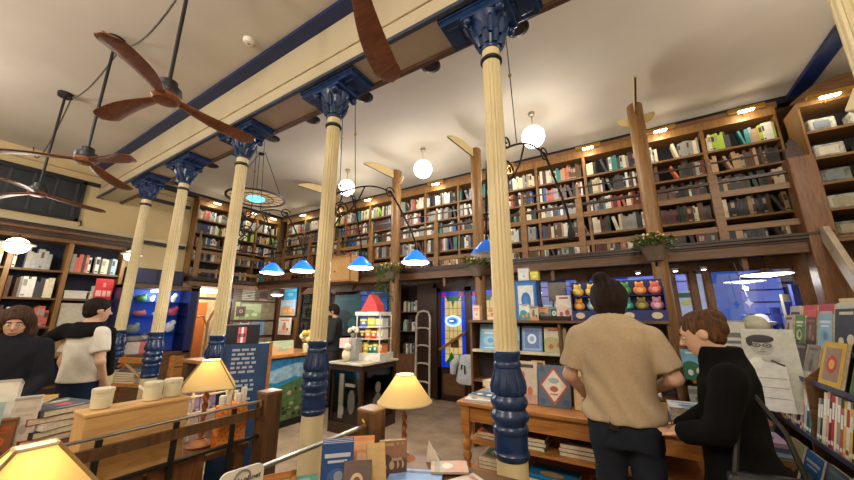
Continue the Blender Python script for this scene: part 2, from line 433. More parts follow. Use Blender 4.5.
# ---------------------------------------------------------------- cast iron columns
def make_column(label, x):
    t = thing('cast_iron_column', label, 'column', (x, 2.1, 0), 0, 'cream and blue cast iron columns')
    MB().lathe([(0, .112), (.02, .112), (.03, .092), (.81, .090)], CREAM, n=28).build('foot', t, smooth=True)
    prof = [(.755, .112), (.77, .124), (.79, .126), (.80, .118), (.815, .116), (.90, .116), (.905, .122), (.925, .128), (.94, .122), (.95, .113), (.965, .118), (.985, .134), (1.005, .137), (1.02, .130), (1.035, .117), (1.045, .113), (1.055, .122), (1.075, .132), (1.095, .132), (1.115, .118), (1.125, .112), (1.14, .122), (1.16, .126), (1.185, .122), (1.22, .110), (1.26, .099), (1.29, .094), (1.295, .100), (1.31, .102), (1.325, .098), (1.33, .093), (1.35, .094), (1.36, .100), (1.385, .101), (1.395, .092)]
    prof = [(1.39 - (1.39 - z) * .93, q * .83) for z, q in prof]
    b = MB().lathe(prof, NAVY, n=32).build('base', t, smooth=True)
    lf = MB()
    for k in range(10):
        a = 2 * PI * k / 10
        lf.tube([(math.cos(a) * r_ * .83, math.sin(a) * r_ * .83, 1.39 - (1.39 - z) * .93) for z, r_ in ((1.14, .120), (1.18, .122), (1.22, .111), (1.26, .100), (1.285, .096))], [.010, .013, .012, .008, .004], NAVY, n=6)
    lf.build('leaf_moulding', b, smooth=True)
    n = 48; mb = MB(); vs = []; fs = []
    zs = [1.39, 1.42, 1.9, 2.5, 3.0, 3.48, 3.50]
    for z in zs:
        r0 = .0735 - .007 * (z - 1.39) / 2.1
        for k in range(n):
            rr = r0 - (.0085 if k % 3 == 1 and 1.4 < z < 3.49 else 0)
            a = 2 * PI * k / n; vs.append((rr * math.cos(a), rr * math.sin(a), z))
    for i in range(len(zs) - 1):
        for k in range(n): k2 = (k + 1) % n; fs.append((i * n + k, i * n + k2, (i + 1) * n + k2, (i + 1) * n + k))
    mb.add(vs, fs, CREAM); mb.build('shaft', t)
    MB().lathe([(3.505, .07), (3.51, .082), (3.525, .084), (3.54, .072)], BLACK, n=24).build('collar', t, smooth=True)
    MB().lathe([(3.53, .068), (3.62, .068)], CREAM, n=24).build('neck', t, smooth=True)
    cap = MB().lathe([(3.605, .072), (3.615, .080), (3.63, .080), (3.64, .074), (3.70, .092), (3.80, .125), (3.86, .150), (3.88, .155)], NAVY, n=24).build('capital', t, smooth=True)
    for row, (z0, r0, h, n_) in enumerate(((3.645, .074, .09, 8), (3.71, .094, .12, 8))):
        for k in range(n_):
            a = 2 * PI * (k + .5 * row) / n_
            MB().tube([(math.cos(a) * rr, math.sin(a) * rr, z) for z, rr in ((z0, r0), (z0 + h * .5, r0 + .016), (z0 + h * .9, r0 + .036), (z0 + h, r0 + .046), (z0 + h * .9, r0 + .052))], [.022, .028, .024, .016, .008], NAVY, n=6).build('acanthus_leaf', cap, smooth=True)
    for k in range(4):
        a = PI / 4 + k * PI / 2
        MB().ball((math.cos(a) * .185, math.sin(a) * .185, 3.85), (.036, .036, .036), NAVY, 10, 6).build('volute', cap, smooth=True)
    for k in range(2):
        s = -1 if k else 1
        MB().prism([(.0, 0), (.14, 0), (.13, .05), (.03, .10), (0, .12)], .1, NAVY, Matrix.Rotation(0 if k else PI, 4, 'Z') @ Matrix.Translation((.10, .05, 3.96)) @ Matrix.Rotation(PI / 2, 4, 'X') @ Matrix.Scale(-1, 4, (0, 1, 0))).build('corbel', t)
    MB().bb(-.19, .19, -.15, .15, 3.875, 3.92, NAVY).build('abacus', t, bevel=.01)
    pt = MB().bb(-.37, .37, -.145, .145, 3.91, 3.985, NAVY)
    pt.bb(-.39, .39, -.16, .16, 3.955, 3.99, NAVY)
    for s in (-1, 1): pt.bb(s * .28 - .05, s * .28 + .05, -.09, .09, 3.902, 3.912, NAVY)
    pt.build('beam_plate', t, bevel=.006)
    return t
cl = ['nearest and largest cream fluted column, standing before the book table', 'second cream fluted column, behind the stair railing and next to the wall map counter', 'third cream fluted column from the right, behind the blue chalkboard sign', 'fourth cream fluted column, in front of the blue toy display case', 'farthest cream column with its foot beside the man in white']
cols = [-.70, -2.42, -4.10, -5.70, -7.08]
proto = make_column(cl[0], cols[0])
for x, l in zip(cols[1:], cl[1:]):
    c = copy_tree(proto); c.location.x = x; c['label'] = l
c = copy_tree(proto); c.location.x = 1.06; c['label'] = 'cream fluted column cut off by the top right corner of the picture'
# loudspeaker box on the right column
t = thing('speaker_box', 'cream angular box fixed to the column at the right edge', 'box', (.978, 2.06, 2.52))
MB().bb(-.035, .04, -.03, .04, -.05, .06, CREAM).build('cabinet', t, bevel=.01, rot=(R(20), R(14), R(30)))
# black disc spotlights along the beam edge
spots = []
for x in (-2.42, -.70, -4.10, -5.70, -7.08): spots += [(x - .70, 2.36), (x + .15, 2.375)]
for i, (x, y) in enumerate(spots):
    side = 'right' if i % 2 else 'left'
    ct = ['second', 'nearest', 'third', 'fourth', 'farthest'][i // 2]
    t = thing('spotlight', 'black disc spotlight under the beam on the %s of the %s column capital' % (side, ct), 'spotlight', (x, y, 3.99), 0, 'black disc spotlights on the beam')
    MB().lathe([(-.006, .02), (-.004, .09), (.004, .10), (.012, .10), (.016, .04), (.03, .03)], BLACK, n=20).build('housing', t, smooth=True)
    MB().lathe([(-.010, .06), (-.006, .06)], mat('spot_lens', (60, 56, 50), .2), n=16).build('lens', t)

# ---------------------------------------------------------------- scroll bracket lamps on the columns
SH = translucent('blue_glass_shade', (64, 148, 240), .22, .25, .5)
LITW = mat('lit_lamp_white', (255, 246, 224), .5, emit=9)
def bracket_lamp(label, x, end, lit=True, dark=False):
    t = thing('bracket_lamp', label, 'lamp', (x, 2.1, 0), 0, 'scrolled bracket lamps on the columns')
    d = Vector((end[0] - x, end[1] - 2.1, 0)); L = d.length; d.normalize()
    def P(u, z): return (d.x * u, d.y * u, z)
    arc = []
    for i in range(15):
        s = i / 14; arc.append(P(.075 + s * (L * .60), 2.80 + .235 * math.sin(s * PI * .62)))
    a = MB().tube(arc, [.0085] * 15, IRON, n=8).build('arm', t, smooth=True)
    e = arc[-1]; u0 = .075 + L * .60; z0 = e[2]
    def spiral(cu, cz, r0, turns, a0, dirn=1, n=22): return [P(cu + (r0 * (1 - .8 * i / n)) * math.cos(a0 + dirn * turns * 2 * PI * i / n), cz + (r0 * (1 - .8 * i / n)) * math.sin(a0 + dirn * turns * 2 * PI * i / n)) for i in range(n + 1)]
    for pts in (spiral(u0 - .02, z0 - .005, .075, 1.4, .3), spiral(.16, 2.66, .085, 1.5, PI * .9, -1), spiral(.15, 2.90, .06, 1.3, PI, 1), [P(.08, 2.46), P(.13, 2.56), P(.24, 2.66), P(.34, 2.8), P(.42, 2.98)]):
        MB().tube(pts, .0075, IRON, n=6).build('scroll', a, smooth=True)
    MB().tube([P(u0, z0), P(u0 + L * .10, z0 - .13), P(L * .95, 2.60), P(L, 2.46)], .011, IRON, n=8).build('down_arm', t, smooth=True)
    MB().tube([P(L, 2.46), P(L, 2.38)], [.011, .02], IRON, n=8).build('lamp_holder', t)
    if not dark:
        zc = 2.24; c = P(L, zc)
        sh = MB()
        pr = [(.15, .022), (.14, .045), (.10, .085), (.05, .135), (.012, .165), (0, .172)]
        vs = []; fs = []; n = 24
        for off in (0, -.004):
            for z, r_ in pr:
                for k in range(n): vs.append((c[0] + (r_ + off) * math.cos(2 * PI * k / n), c[1] + (r_ + off) * math.sin(2 * PI * k / n), c[2] + z))
        m = len(pr)
        for o in (0, 1):
            for i in range(m - 1):
                for k in range(n):
                    q = (o * m * n + i * n + k, o * m * n + i * n + (k + 1) % n, o * m * n + (i + 1) * n + (k + 1) % n, o * m * n + (i + 1) * n + k)
                    fs.append(q if o else tuple(reversed(q)))
        sh.add(vs, fs, SH); sh.build('lamp_shade', t, smooth=True)
        MB().lathe([(-.012, .150), (-.003, .162), (.004, .162), (.02, .12)], LITW if lit else mat('white_glass', (220, 226, 235), .3), c=c, n=24).build('diffuser', t, smooth=True)
        if lit:
            Lt = bpy.data.lights.new('bracket_lamp_glow', 'POINT'); Lt.energy = 20; Lt.color = (1, .96, .9); Lt.shadow_soft_size = .1
            lo = bpy.data.objects.new('bracket_lamp_glow', Lt); C.objects.link(lo); lo.parent = t; lo.location = (c[0], c[1], zc - .06)
    else:
        MB().lathe([(0, .02), (.05, .035), (.12, .02)], IRON, c=P(L, 2.3), n=12).build('bare_holder', t, smooth=True)
    MB().tube([P(.30, 2.95), P(.24, 3.97)], .004, IRON, n=5).build('tie_wire', t)
    MB().ball(P(.265, 3.55), .016, BRASS, 10, 6).build('wire_ball', t)
    return t
bracket_lamp('bare black scroll bracket reaching right from the nearest column', -.70, (-.40, 3.25), dark=True)
bracket_lamp('deep blue unlit shade peeping out left of the nearest column', -.70, (-1.22, 3.2), lit=False)
bracket_lamp('blue glass bracket lamp before the pine post, right of the second column', -2.42, (-2.16, 3.27))
bracket_lamp('blue glass bracket lamp next to the hanging plywood box', -2.42, (-3.02, 3.25))
bracket_lamp('blue glass bracket lamp just left of the second column', -4.10, (-3.94, 3.05))
bracket_lamp('blue glass bracket lamp above the wall maps, leftmost of the blue shades', -4.10, (-4.50, 2.95))

# ---------------------------------------------------------------- globe pendants
GLOBE = mat('lit_opal_globe', (255, 246, 226), .4, emit=5.5, amount=.02)
def globe(label, x, y, zc, r):
    t = thing('globe_pendant', label, 'lamp', (x, y, ZC), 0, 'opal globe pendants')
    MB().lathe([(-.06, .02), (-.05, .045), (-.01, .05), (0, .05)], STEEL, n=16).build('canopy', t, smooth=True)
    MB().tube([(0, 0, -.05), (0, 0, zc - ZC + r)], .006, STEEL, n=6).build('rod', t)
    MB().lathe([(0, .045), (.03, .04), (.05, .015)], STEEL, c=(0, 0, zc - ZC + r - .02), n=14).build('cap', t, smooth=True)
    MB().ball((0, 0, zc - ZC), r, GLOBE, 28, 18).build('globe', t, smooth=True)
globe('largest opal globe pendant, right of the nearest column', -.95, 4.6, 4.22, .165)
globe('middle opal globe pendant, above the tallest gallery shelves', -2.93, 4.66, 4.21, .165)
globe('opal globe pendant just right of the second column', -4.75, 4.58, 4.21, .165)
# plain disc pendants on the left side
def disc_pendant(label, x, y, z, r):
    t = thing('disc_pendant', label, 'lamp', (x, y, z), 0, 'white disc pendants by the left shelves')
    MB().lathe([(0, r * .70), (.02, r), (.035, r), (.07, r * .5), (.10, .06), (.12, .05)], mat('pendant_white', (206, 202, 190), .35), n=28).build('lamp_shade', t, smooth=True)
    MB().ball((0, 0, .0), (r * .7, r * .7, r * .62), mat('lit_bulb', (255, 246, 226), .4, emit=6), 24, 12).build('bulb', t, smooth=True)
    MB().tube([(0, 0, .12), (0, 0, .17), (-.3, 0, .17)], .018, BLACK, n=6).build('wall_arm', t)
    L = bpy.data.lights.new('pendant_glow', 'POINT'); L.energy = 10; L.color = (1, .94, .84); L.shadow_soft_size = .15
    lo = bpy.data.objects.new('pendant_glow', L); C.objects.link(lo); lo.parent = t; lo.location = (.1, 0, -r * .7)

# leaded glass chandelier
t = thing('chandelier', 'round leaded glass ceiling light with a glowing blue centre', 'lamp', (-5.64, 3.22, 3.72))
CG = translucent('cream_leaded_glass', (216, 190, 150), .38, .4, .4)
MB().lathe([(.012, .10), (.0, .14), (.0, .45), (.012, .45), (.012, .10)], CG, n=40).build('glass_disc', t)
MB().lathe([(-.012, .465), (-.012, .5), (.012, .5), (.012, .465), (-.012, .465)], BLACK, n=40).build('rim', t)
f = MB()
for k in range(16): a = 2 * PI * k / 16; f.tube([(math.cos(a) * .13, math.sin(a) * .13, -.004), (math.cos(a) * .45, math.sin(a) * .45, -.004)], .005, BLACK, n=4)
f.lathe([(-.012, .29), (-.012, .3), (.0, .3), (.0, .29), (-.012, .29)], BLACK, n=40)
f.build('leading', t)
MB().lathe([(-.05, .02), (-.045, .11), (-.02, .15), (.02, .15), (.02, .02)], mat('lit_blue_glass', (90, 200, 245), .3, emit=2.2, c2=(30, 110, 200), scale=12), n=24).build('blue_bowl', t, smooth=True)
for k in range(3):
    a = PI / 6 + 2 * PI * k / 3
    MB().tube([(math.cos(a) * .45, math.sin(a) * .45, .03), (math.cos(a) * .1, math.sin(a) * .03, ZC - 3.72)], .006, IRON, n=5).build('hanger', t)
MB().lathe([(ZC - 3.76, .02), (ZC - 3.74, .05), (ZC - 3.72, .05)], IRON, n=18).build('canopy', t)

# ---------------------------------------------------------------- ceiling fans
def make_blade(a, r=.68, top=False):
    n = 26; sec = []; 
    for i in range(n + 1):
        s = i / n; x = .05 + s * (r - .05)
        w = (.030 + .052 * math.sin(min(1, s * 1.2) * PI * .5)) if s < .84 else .082 * math.sqrt(max(0.0, 1 - ((s - .84) / .16) ** 2)) + .003
        lead = .03 * math.sin(s * PI) ; tw = -R(7) * (1 - .3 * s)
        sec.append((x, lead, w, tw, .012 * (1 - .6 * s) + .004, .02 - .06 * s))
    vs = []; fs = []; m = 10
    for (x, l, w, tw, th, zz) in sec:
        for k in range(m):
            t = 2 * PI * k / m
            y = w * math.cos(t); z = th * math.sin(t) - .12 * (math.cos(t) ** 2) * w * .5
            vs.append((x, l + y * math.cos(tw) - z * math.sin(tw), zz + y * math.sin(tw) + z * math.cos(tw)))
    for i in range(n):
        for k in range(m): k2 = (k + 1) % m; fs.append((i * m + k, (i + 1) * m + k, (i + 1) * m + k2, i * m + k2))
    fs.append(tuple(reversed(range(m))) ); fs.append(tuple(range(n * m, n * m + m)))
    return MB().add(vs, [tuple(reversed(f)) for f in fs], FANW, Matrix.Rotation(a, 4, 'Z'))
def fan(label, x, y, angs, r=.68, zh=3.13):
    t = thing('ceiling_fan', label, 'fan', (x, y, ZC), 0, 'three-bladed walnut ceiling fans')
    MB().lathe([(-.06, .06), (-.055, .075), (-.005, .08), (0, .08)], BLACK, n=24).build('canopy', t, smooth=True)
    MB().tube([(0, 0, -.05), (0, 0, zh - ZC + .14)], .014, BLACK, n=10).build('rod', t)
    MB().lathe([(.03, .085), (.05, .092), (.09, .088), (.10, .06), (.15, .055), (.17, .02)], BLACK, c=(0, 0, zh - ZC), n=24).build('motor', t, smooth=True)
    MB().lathe([(-.02, .05), (-.015, .075), (.01, .09), (.04, .085)], FANW, c=(0, 0, zh - ZC), n=24).build('hub', t, smooth=True)
    for a in angs:
        b = make_blade(R(a), r).build('blade', t, loc=(0, 0, zh - ZC - .0), smooth=True)
    return t
fan('nearest full ceiling fan, one walnut blade reaching up, at top left', -2.70, .79, (84, 196, 315), .64)
fan('middle ceiling fan, hanging in front of the dark wall grille', -4.55, .80, (15, 132, 240))
fan('farthest ceiling fan at the left edge of the picture', -6.35, .78, (92, 210, 330))
fan('ceiling fan above the frame, only one blade tip hanging into view', -.88, .79, (112, 232, 352), .72)
# sagging cable between the fan canopies
f = MB()
for (a, b, s) in (((-2.70, .85), (-4.55, .86), .30), ((-4.55, .86), (-6.35, .84), .16), ((-6.35, .84), (-8.9, .9), .5)):
    pts = []
    for i in range(13):
        u = i / 12; pts.append((a[0] + (b[0] - a[0]) * u, a[1] + (b[1] - a[1]) * u, ZC - .03 - s * 4 * u * (1 - u)))
    f.tube(pts, .009, mat('grey_cable', (92, 84, 72), .6), n=6)
tag(f.build('power_cable', smooth=True), 'thin power cable sagging along the ceiling between the fans', 'cable')
t = thing('smoke_detector', 'small white smoke detector on the ceiling beside the blue band', 'detector', (-3.30, 1.58, ZC))
MB().lathe([(-.05, .02), (-.045, .045), (-.02, .06), (0, .06)], WHITE, n=20).build('body', t, smooth=True)
MB().lathe([(-.056, .012), (-.05, .016)], plain((150, 146, 136)), n=10).build('sensor', t)
# dark grille high on the left wall
t = thing('wall_grille', 'dark ventilation grille high on the cream left wall', 'grille', (XL, .83, 3.82))
GR = mat('grille_dark', (34, 38, 46), .5, c2=(24, 26, 32))
MB().bb(0, .03, -1.6, .85, -.38, .38, GR).build('panel', t)
f = MB(); f.bb(.0, .07, -1.62, .87, .35, .40, BLACK).bb(.0, .07, -1.62, .87, -.40, -.35, BLACK).bb(0, .07, .82, .87, -.40, .40, BLACK); f.build('frame', t)
for q in range(9): MB().bb(.03, .05, -1.5 + q * .28, -1.46 + q * .28, -.35, .35, mat('grille_rib', (52, 56, 66), .5)).build('rib', t)
tag(MB().tube([(XL + .03, 1.74, 3.45), (XL + .05, 1.76, 3.36), (XL + .04, 1.72, 3.32), (XL + .02, 1.70, 3.30)], .012, BLACK, n=6).build('wire_hook'), 'short black wire hook below the corner of the dark grille', 'hook')
# ---------------------------------------------------------------- books
PAL = {'cream': (222, 210, 182), 'white': (228, 226, 216), 'grey': (150, 150, 146), 'tan': (184, 150, 108), 'orange': (214, 112, 54), 'red': (178, 50, 44),
       'brick red': (192, 92, 74), 'maroon': (98, 36, 34), 'brown': (92, 62, 42), 'black': (30, 28, 30), 'charcoal': (62, 60, 64), 'dark green': (38, 66, 50),
       'green': (92, 140, 70), 'teal': (50, 132, 134), 'pale blue': (150, 186, 200), 'blue': (44, 92, 158), 'navy': (30, 44, 84), 'purple': (104, 74, 120),
       'pink': (214, 150, 150), 'yellow': (220, 186, 72), 'lime': (166, 196, 60)}
def cov(n): return plain(PAL[n], .5)
def book_mb(w, d, h, cover, band=None, pages=PAPER, mb=None, T=None, hard=False):
    """spine at y=0 facing -y, front cover +x, standing on z=0, centred on x"""
    mb = mb or MB(); x = w / 2; c = min(.003, w * .18); e = .003 if hard else 0
    vs = [(-x, .0, 0), (x, .0, 0), (x, d, 0), (-x, d, 0), (-x, .0, h), (x, .0, h), (x, d, h), (-x, d, h),
          (-x + c, d - e, e), (x - c, d - e, e), (-x + c, d - e, h - e), (x - c, d - e, h - e), (-x + c, c, e), (x - c, c, e), (-x + c, c, h - e), (x - c, c, h - e)]
    mb.add(vs, [(0, 1, 5, 4), (1, 2, 6, 5), (3, 0, 4, 7), (12, 8, 3, 0), (1, 13, 9, 2), (0, 12, 13, 1), (4, 5, 15, 14), (14, 10, 7, 4) [::-1], (5, 6, 11, 15), (2, 9, 11, 6), (3, 7, 10, 8)], cover, T)
    mb.add(vs[8:], [(0, 2, 3, 1), (6, 7, 3, 2), (4, 0, 1, 5)], pages, T)
    if band is not None:
        mb.add([(-x * .82, -.0008, h * .55), (x * .82, -.0008, h * .55), (x * .82, -.0008, h * .86), (-x * .82, -.0008, h * .86)], [(0, 1, 2, 3)], band, T)
        mb.add([(-x * .8, -.0008, h * .07), (x * .8, -.0008, h * .07), (x * .8, -.0008, h * .15), (-x * .8, -.0008, h * .15)], [(0, 1, 2, 3)], band, T)
    return mb
SH_CACHE = {}
def shelf_book(w, h, cname, bname):
    """shared meshes, rounded sizes"""
    k = (round(w, 3), round(h * 50), cname, bname)
    if k not in SH_CACHE:
        mb = book_mb(w, .15, h, cov(cname), cov(bname))
        me = bpy.data.meshes.new('book'); me.from_pydata(mb.v, [], mb.f)
        for m in mb.mats: me.materials.append(m)
        me.polygons.foreach_set('material_index', mb.mi); me.update()
        SH_CACHE[k] = me
    return SH_CACHE[k]
LIGHT = ['cream', 'white', 'grey', 'cream', 'tan', 'pale blue', 'grey', 'white', 'brick red', 'charcoal', 'teal', 'cream', 'lime', 'navy', 'black', 'brown', 'white']
MIXED = ['cream', 'white', 'charcoal', 'brown', 'black', 'charcoal', 'brick red', 'navy', 'teal', 'tan', 'grey', 'dark green', 'maroon', 'grey', 'cream', 'blue', 'white', 'brown', 'grey']
DARK = ['black', 'black', 'charcoal', 'brown', 'navy', 'dark green', 'maroon', 'charcoal', 'cream', 'black', 'brown', 'tan']
FAR = MB()
n_ind = 0
def fill_shelf(x0, x1, z, hmax, pal, place, ind, shelf_words, group, fullness=.9, wr=(.022, .046), seq=None):
    """place(x, w, h, lean) -> matrix; ind True = each book its own object"""
    global n_ind
    x = x0 + .012; i = 0; last = None
    end = x1 - .01; gap_at = rng.uniform(x0, x1); skip = (x1 - x0) * (1 - fullness)
    while True:
        w = rng.uniform(*wr); h = min(hmax, rng.uniform(.19, .27) * hmax / .25); lean = 0.0
        if skip > 0 and x > gap_at:
            lean = R(rng.uniform(8, 20)); 
            wl = w * math.cos(lean) + h * math.sin(lean)
            x += max(0, skip - h * math.sin(lean)); skip = 0
            if x + wl > end: break
            x_use = x + h * math.sin(lean) ; adv = wl
            T = place(x_use, w, h, lean)
        else:
            adv = w + .0015
            if x + adv > end: break
            T = place(x, w, h, 0)
        c = last if (last and rng.random() < .42) else rng.choice(pal)
        last = c
        b = c if rng.random() < .6 else rng.choice(['tan', 'grey', 'charcoal', 'brown'])
        if ind:
            me = shelf_book(round(w, 3), h, c, b)
            o = bpy.data.objects.new('book', me); C.objects.link(o); o.matrix_world = T
            tag(o, '%s book, %s from left, %s' % (c, ORD[i], shelf_words), 'book', group); n_ind += 1
        else:
            book_mb(w, .15, h, cov(c), cov(b), mb=FAR, T=T)
        x += adv; i += 1
SHN = ['bottom shelf', 'fourth shelf', 'third shelf', 'second shelf', 'top shelf']
for bi in range(len(XD) - 1):
    x0, x1 = XD[bi + 1] + .022, XD[bi] - .022
    for si, z in enumerate(BSH):
        ind = bi < 3
        pal = LIGHT if si == 4 else (DARK if (bi < 2 and si < 3) else MIXED)  # lamplit top shelf and dimmer lower shelves are put into the spine colours
        if si == 3 and bi < 2: pal = ['charcoal', 'brown', 'brick red', 'maroon', 'tan', 'black', 'orange', 'grey']
        hm = .265
        def place(x, w, h, lean, z=z): return Matrix.Translation((x + w / 2, YS + .012, z)) @ (Matrix.Translation((w / 2, 0, 0)) @ Matrix.Rotation(-lean, 4, 'Y') @ Matrix.Translation((-w / 2, 0, 0)))
        full = rng.choice([.97, .9, .82, .7]) if ind else rng.choice([.97, .92, .85])
        fill_shelf(x0, x1, z, hm, pal, place, ind, '%s, %s' % (SHN[si], ['rightmost gallery bay', 'gallery bay right of thick post', 'gallery bay left of thick post'][bi] if bi < 3 else ''), 'books on the back gallery', full)
for bi in range(3):
    for z in BSH:
        def place(x, w, h, lean, z=z): return Matrix.Translation((XL + .28, x + w / 2, z)) @ Matrix.Rotation(PI / 2, 4, 'Z')
        fill_shelf(YD[bi] + .02, YD[bi + 1] - .02, z, .24, LIGHT if z > 3.5 else MIXED, place, False, '', '', .9)  # paler upper spines stand in for the lamplight here as well

# bookshelf on the lower left wall
SHL = [.42, .92, 1.44, 1.93, 2.42]
lb = thing('wall_bookcase', 'wide brown bookcase along the lower left wall behind the people', 'bookcase', (XL, 0, 0))
f = MB(); f.bb(0, .02, -1.2, 2.45, 0, 2.95, mat('navy_case_back', (22, 26, 48), .8)); f.build('back_panel', lb)
f = MB(); f.bb(0, .36, -1.2, 2.5, 2.93, 3.0, WOODM).bb(0, .40, -1.2, 2.5, 3.0, 3.18, WOODD).bb(.0, .44, -1.2, 2.5, 3.08, 3.12, WOODM); f.build('cornice', lb)
for y in (-1.2, -.3, .98, 1.66, 2.44): MB().bb(0, .33, y - .03, y + .03, 0, 2.93, PINE).build('upright', lb)
for z in SHL: MB().bb(.02, .3, -1.2, 2.44, z - .035, z, WOODM).build('shelf', lb)
MB().bb(.0, .34, -1.2, 2.44, 0, .40, WOODD).build('plinth', lb)
for (a, b, z, pal, fu) in ((-.27, .95, 2.42, ['cream', 'white', 'cream', 'tan'], .92), (1.01, 1.50, 2.42, ['cream', 'grey', 'white', 'tan', 'cream'], .98), (1.69, 2.40, 2.42, ['charcoal', 'grey', 'cream', 'brick red', 'white', 'pale blue'], .99),
                        (-.27, .95, 1.93, MIXED, .9), (1.01, 1.6, 1.93, ['grey', 'charcoal', 'white', 'brown', 'cream'], .96), (1.40, 1.63, 1.44, ['brick red', 'cream', 'brick red'], .99), (-.27, .95, 1.44, DARK, .9), (1.01, 1.35, 1.44, DARK, .9), (-.27, .95, .92, DARK, .9), (1.01, 1.6, .92, DARK, .9)):
    fill_shelf(a, b, z, .35, pal, lambda y, w, h, lean, z=z: Matrix.Translation((XL + .29, y + w / 2, z)) @ Matrix.Rotation(PI / 2, 4, 'Z'), False, '', '', fu, (.03, .055))
# books in the narrow niche and behind the dark glass
for z in (.82, 1.3, 1.72):
    fill_shelf(-4.46, -4.06, z, .24, ['cream', 'white', 'grey', 'charcoal', 'pale blue'], lambda x, w, h, lean, z=z: Matrix.Translation((x + w / 2, YB + .06, z)), False, '', '', .85)
tag(FAR.build('book'), 'all the farther small book spines on the gallery and left wall shelves', 'books', None, 'stuff')

# loose boxes and cards on the left bookcase
for (y, z, s, c, l) in ((1.86, 1.93, (.22, .30, .14), (206, 200, 186), 'pale storage box on the left bookcase, under the books at its right bay'),
                     (2.15, 1.93, (.22, .2, .14), (214, 206, 190), 'smaller pale storage box beside the red card on the left bookcase'),
                     (2.2, 2.08, (.2, .2, .10), (220, 214, 200), 'white box lid lying on top of the smaller pale box'),
                     (1.95, 1.44, (.2, .48, .40), (190, 184, 164), 'big pale cardboard box on the left bookcase behind the man in white'),
                     (1.9, .92, (.2, .5, .3), (150, 118, 80), 'brown cardboard box low on the left bookcase behind the man in white')):
    o = thing('storage_box', l, 'box', (XL + .2, y, z))
    MB().bb(-s[0] / 2, s[0] / 2, -s[1] / 2, s[1] / 2, 0, s[2], plain(c, .8)).build('carton', o, bevel=.006)
    MB().bb(-s[0] / 2 - .004, s[0] / 2 + .004, -s[1] / 2 - .004, s[1] / 2 + .004, s[2] * .8, s[2] + .006, plain(tuple(v * .95 for v in c), .8)).build('lid', o)
o = thing('red_card', 'red display card with pale lettering standing on the left bookcase', 'card', (XL + .36, 2.22, 1.93), PI / 2)
m = MB(); m.bb(-.13, .13, -.004, .004, 0, .40, plain((196, 34, 40))); m.bb(-.11, -.03, -.006, -.004, .06, .17, plain((232, 170, 160))); m.bb(-.015, .04, -.006, -.004, .06, .17, plain((232, 170, 160))); m.bb(.055, .11, -.006, -.004, .06, .17, plain((232, 170, 160))); m.bb(-.02, .02, -.006, -.004, .24, .32, plain((224, 140, 130)))
m.build('card_panel', o, rot=(R(-4), 0, 0))
MB().bb(-.05, .05, .0, .1, 0, .012, plain((120, 30, 34))).build('foot', o)

# picture-cover books -------------------------------------------------------
def art_mb(mb, w, h, style, cols, T, r2):
    """printed cover art in the x-z plane facing -y (w wide, h high, origin bottom centre)"""
    e = [-.0006]
    def rect(x0, x1, z0, z1, c):
        e[0] -= .0002
        mb.add([(x0, e[0], z0), (x1, e[0], z0), (x1, e[0], z1), (x0, e[0], z1)], [(0, 1, 2, 3)], plain(c), T)
    def disc(cx, cz, rx, rz, c, n=14):
        e[0] -= .0002
        mb.add([(cx + rx * math.cos(2 * PI * k / n), e[0], cz + rz * math.sin(2 * PI * k / n)) for k in range(n)], [tuple(range(n))], plain(c), T)
    a, b, c = cols
    W = w / 2
    if style == 'title':
        rect(-W * .8, W * .8, h * .72, h * .80, a); rect(-W * .6, W * .6, h * .62, h * .67, a); disc(0, h * .34, W * .6, h * .18, b); disc(W * .1, h * .36, W * .3, h * .10, c); rect(-W * .5, W * .5, h * .06, h * .09, a)
    elif style == 'figure':
        rect(-W, W, 0, h * .22, b); disc(-W * .1, h * .42, W * .34, h * .2, a); disc(-W * .05, h * .66, W * .2, h * .085, c); rect(-W * .75, W * .75, h * .84, h * .92, a); disc(W * .5, h * .3, W * .2, h * .1, c)
    elif style == 'scene':
        rect(-W, W, h * .5, h, a); disc(-W * .3, h * .46, W * .7, h * .16, b); rect(-W, W, 0, h * .42, b); disc(W * .4, h * .3, W * .3, h * .12, c); disc(-W * .4, h * .24, W * .24, h * .1, c); rect(-W * .6, W * .6, h * .86, h * .93, c)
    elif style == 'bands':
        rect(-W, W, h * .66, h * .88, a); rect(-W, W, h * .1, h * .24, b); disc(0, h * .45, W * .5, h * .15, c)
    elif style == 'diamond':
        e[0] -= .0002
        mb.add([(0, e[0], h * .04), (W * .9, e[0], h * .5), (0, e[0], h * .96), (-W * .9, e[0], h * .5)], [(0, 1, 2, 3)], plain(a), T)
        e[0] -= .0002
        mb.add([(0, e[0], h * .12), (W * .76, e[0], h * .5), (0, e[0], h * .88), (-W * .76, e[0], h * .5)], [(0, 1, 2, 3)], plain(b), T)
        disc(0, h * .62, W * .35, h * .07, (150, 176, 184)); disc(0, h * .42, W * .26, h * .07, a); rect(-W * .25, W * .25, h * .28, h * .31, a)
        for sx in (-1, 1):
            for sz in (.12, .88): disc(sx * W * .72, h * sz, W * .2, h * .07, c)
    elif style == 'frame':
        rect(-W * .84, W * .84, h * .07, h * .93, a); rect(-W * .72, W * .72, h * .13, h * .87, b); disc(0, h * .5, W * .45, h * .2, c); disc(0, h * .5, W * .25, h * .11, a)
STY = ['title', 'figure', 'scene', 'bands', 'frame']
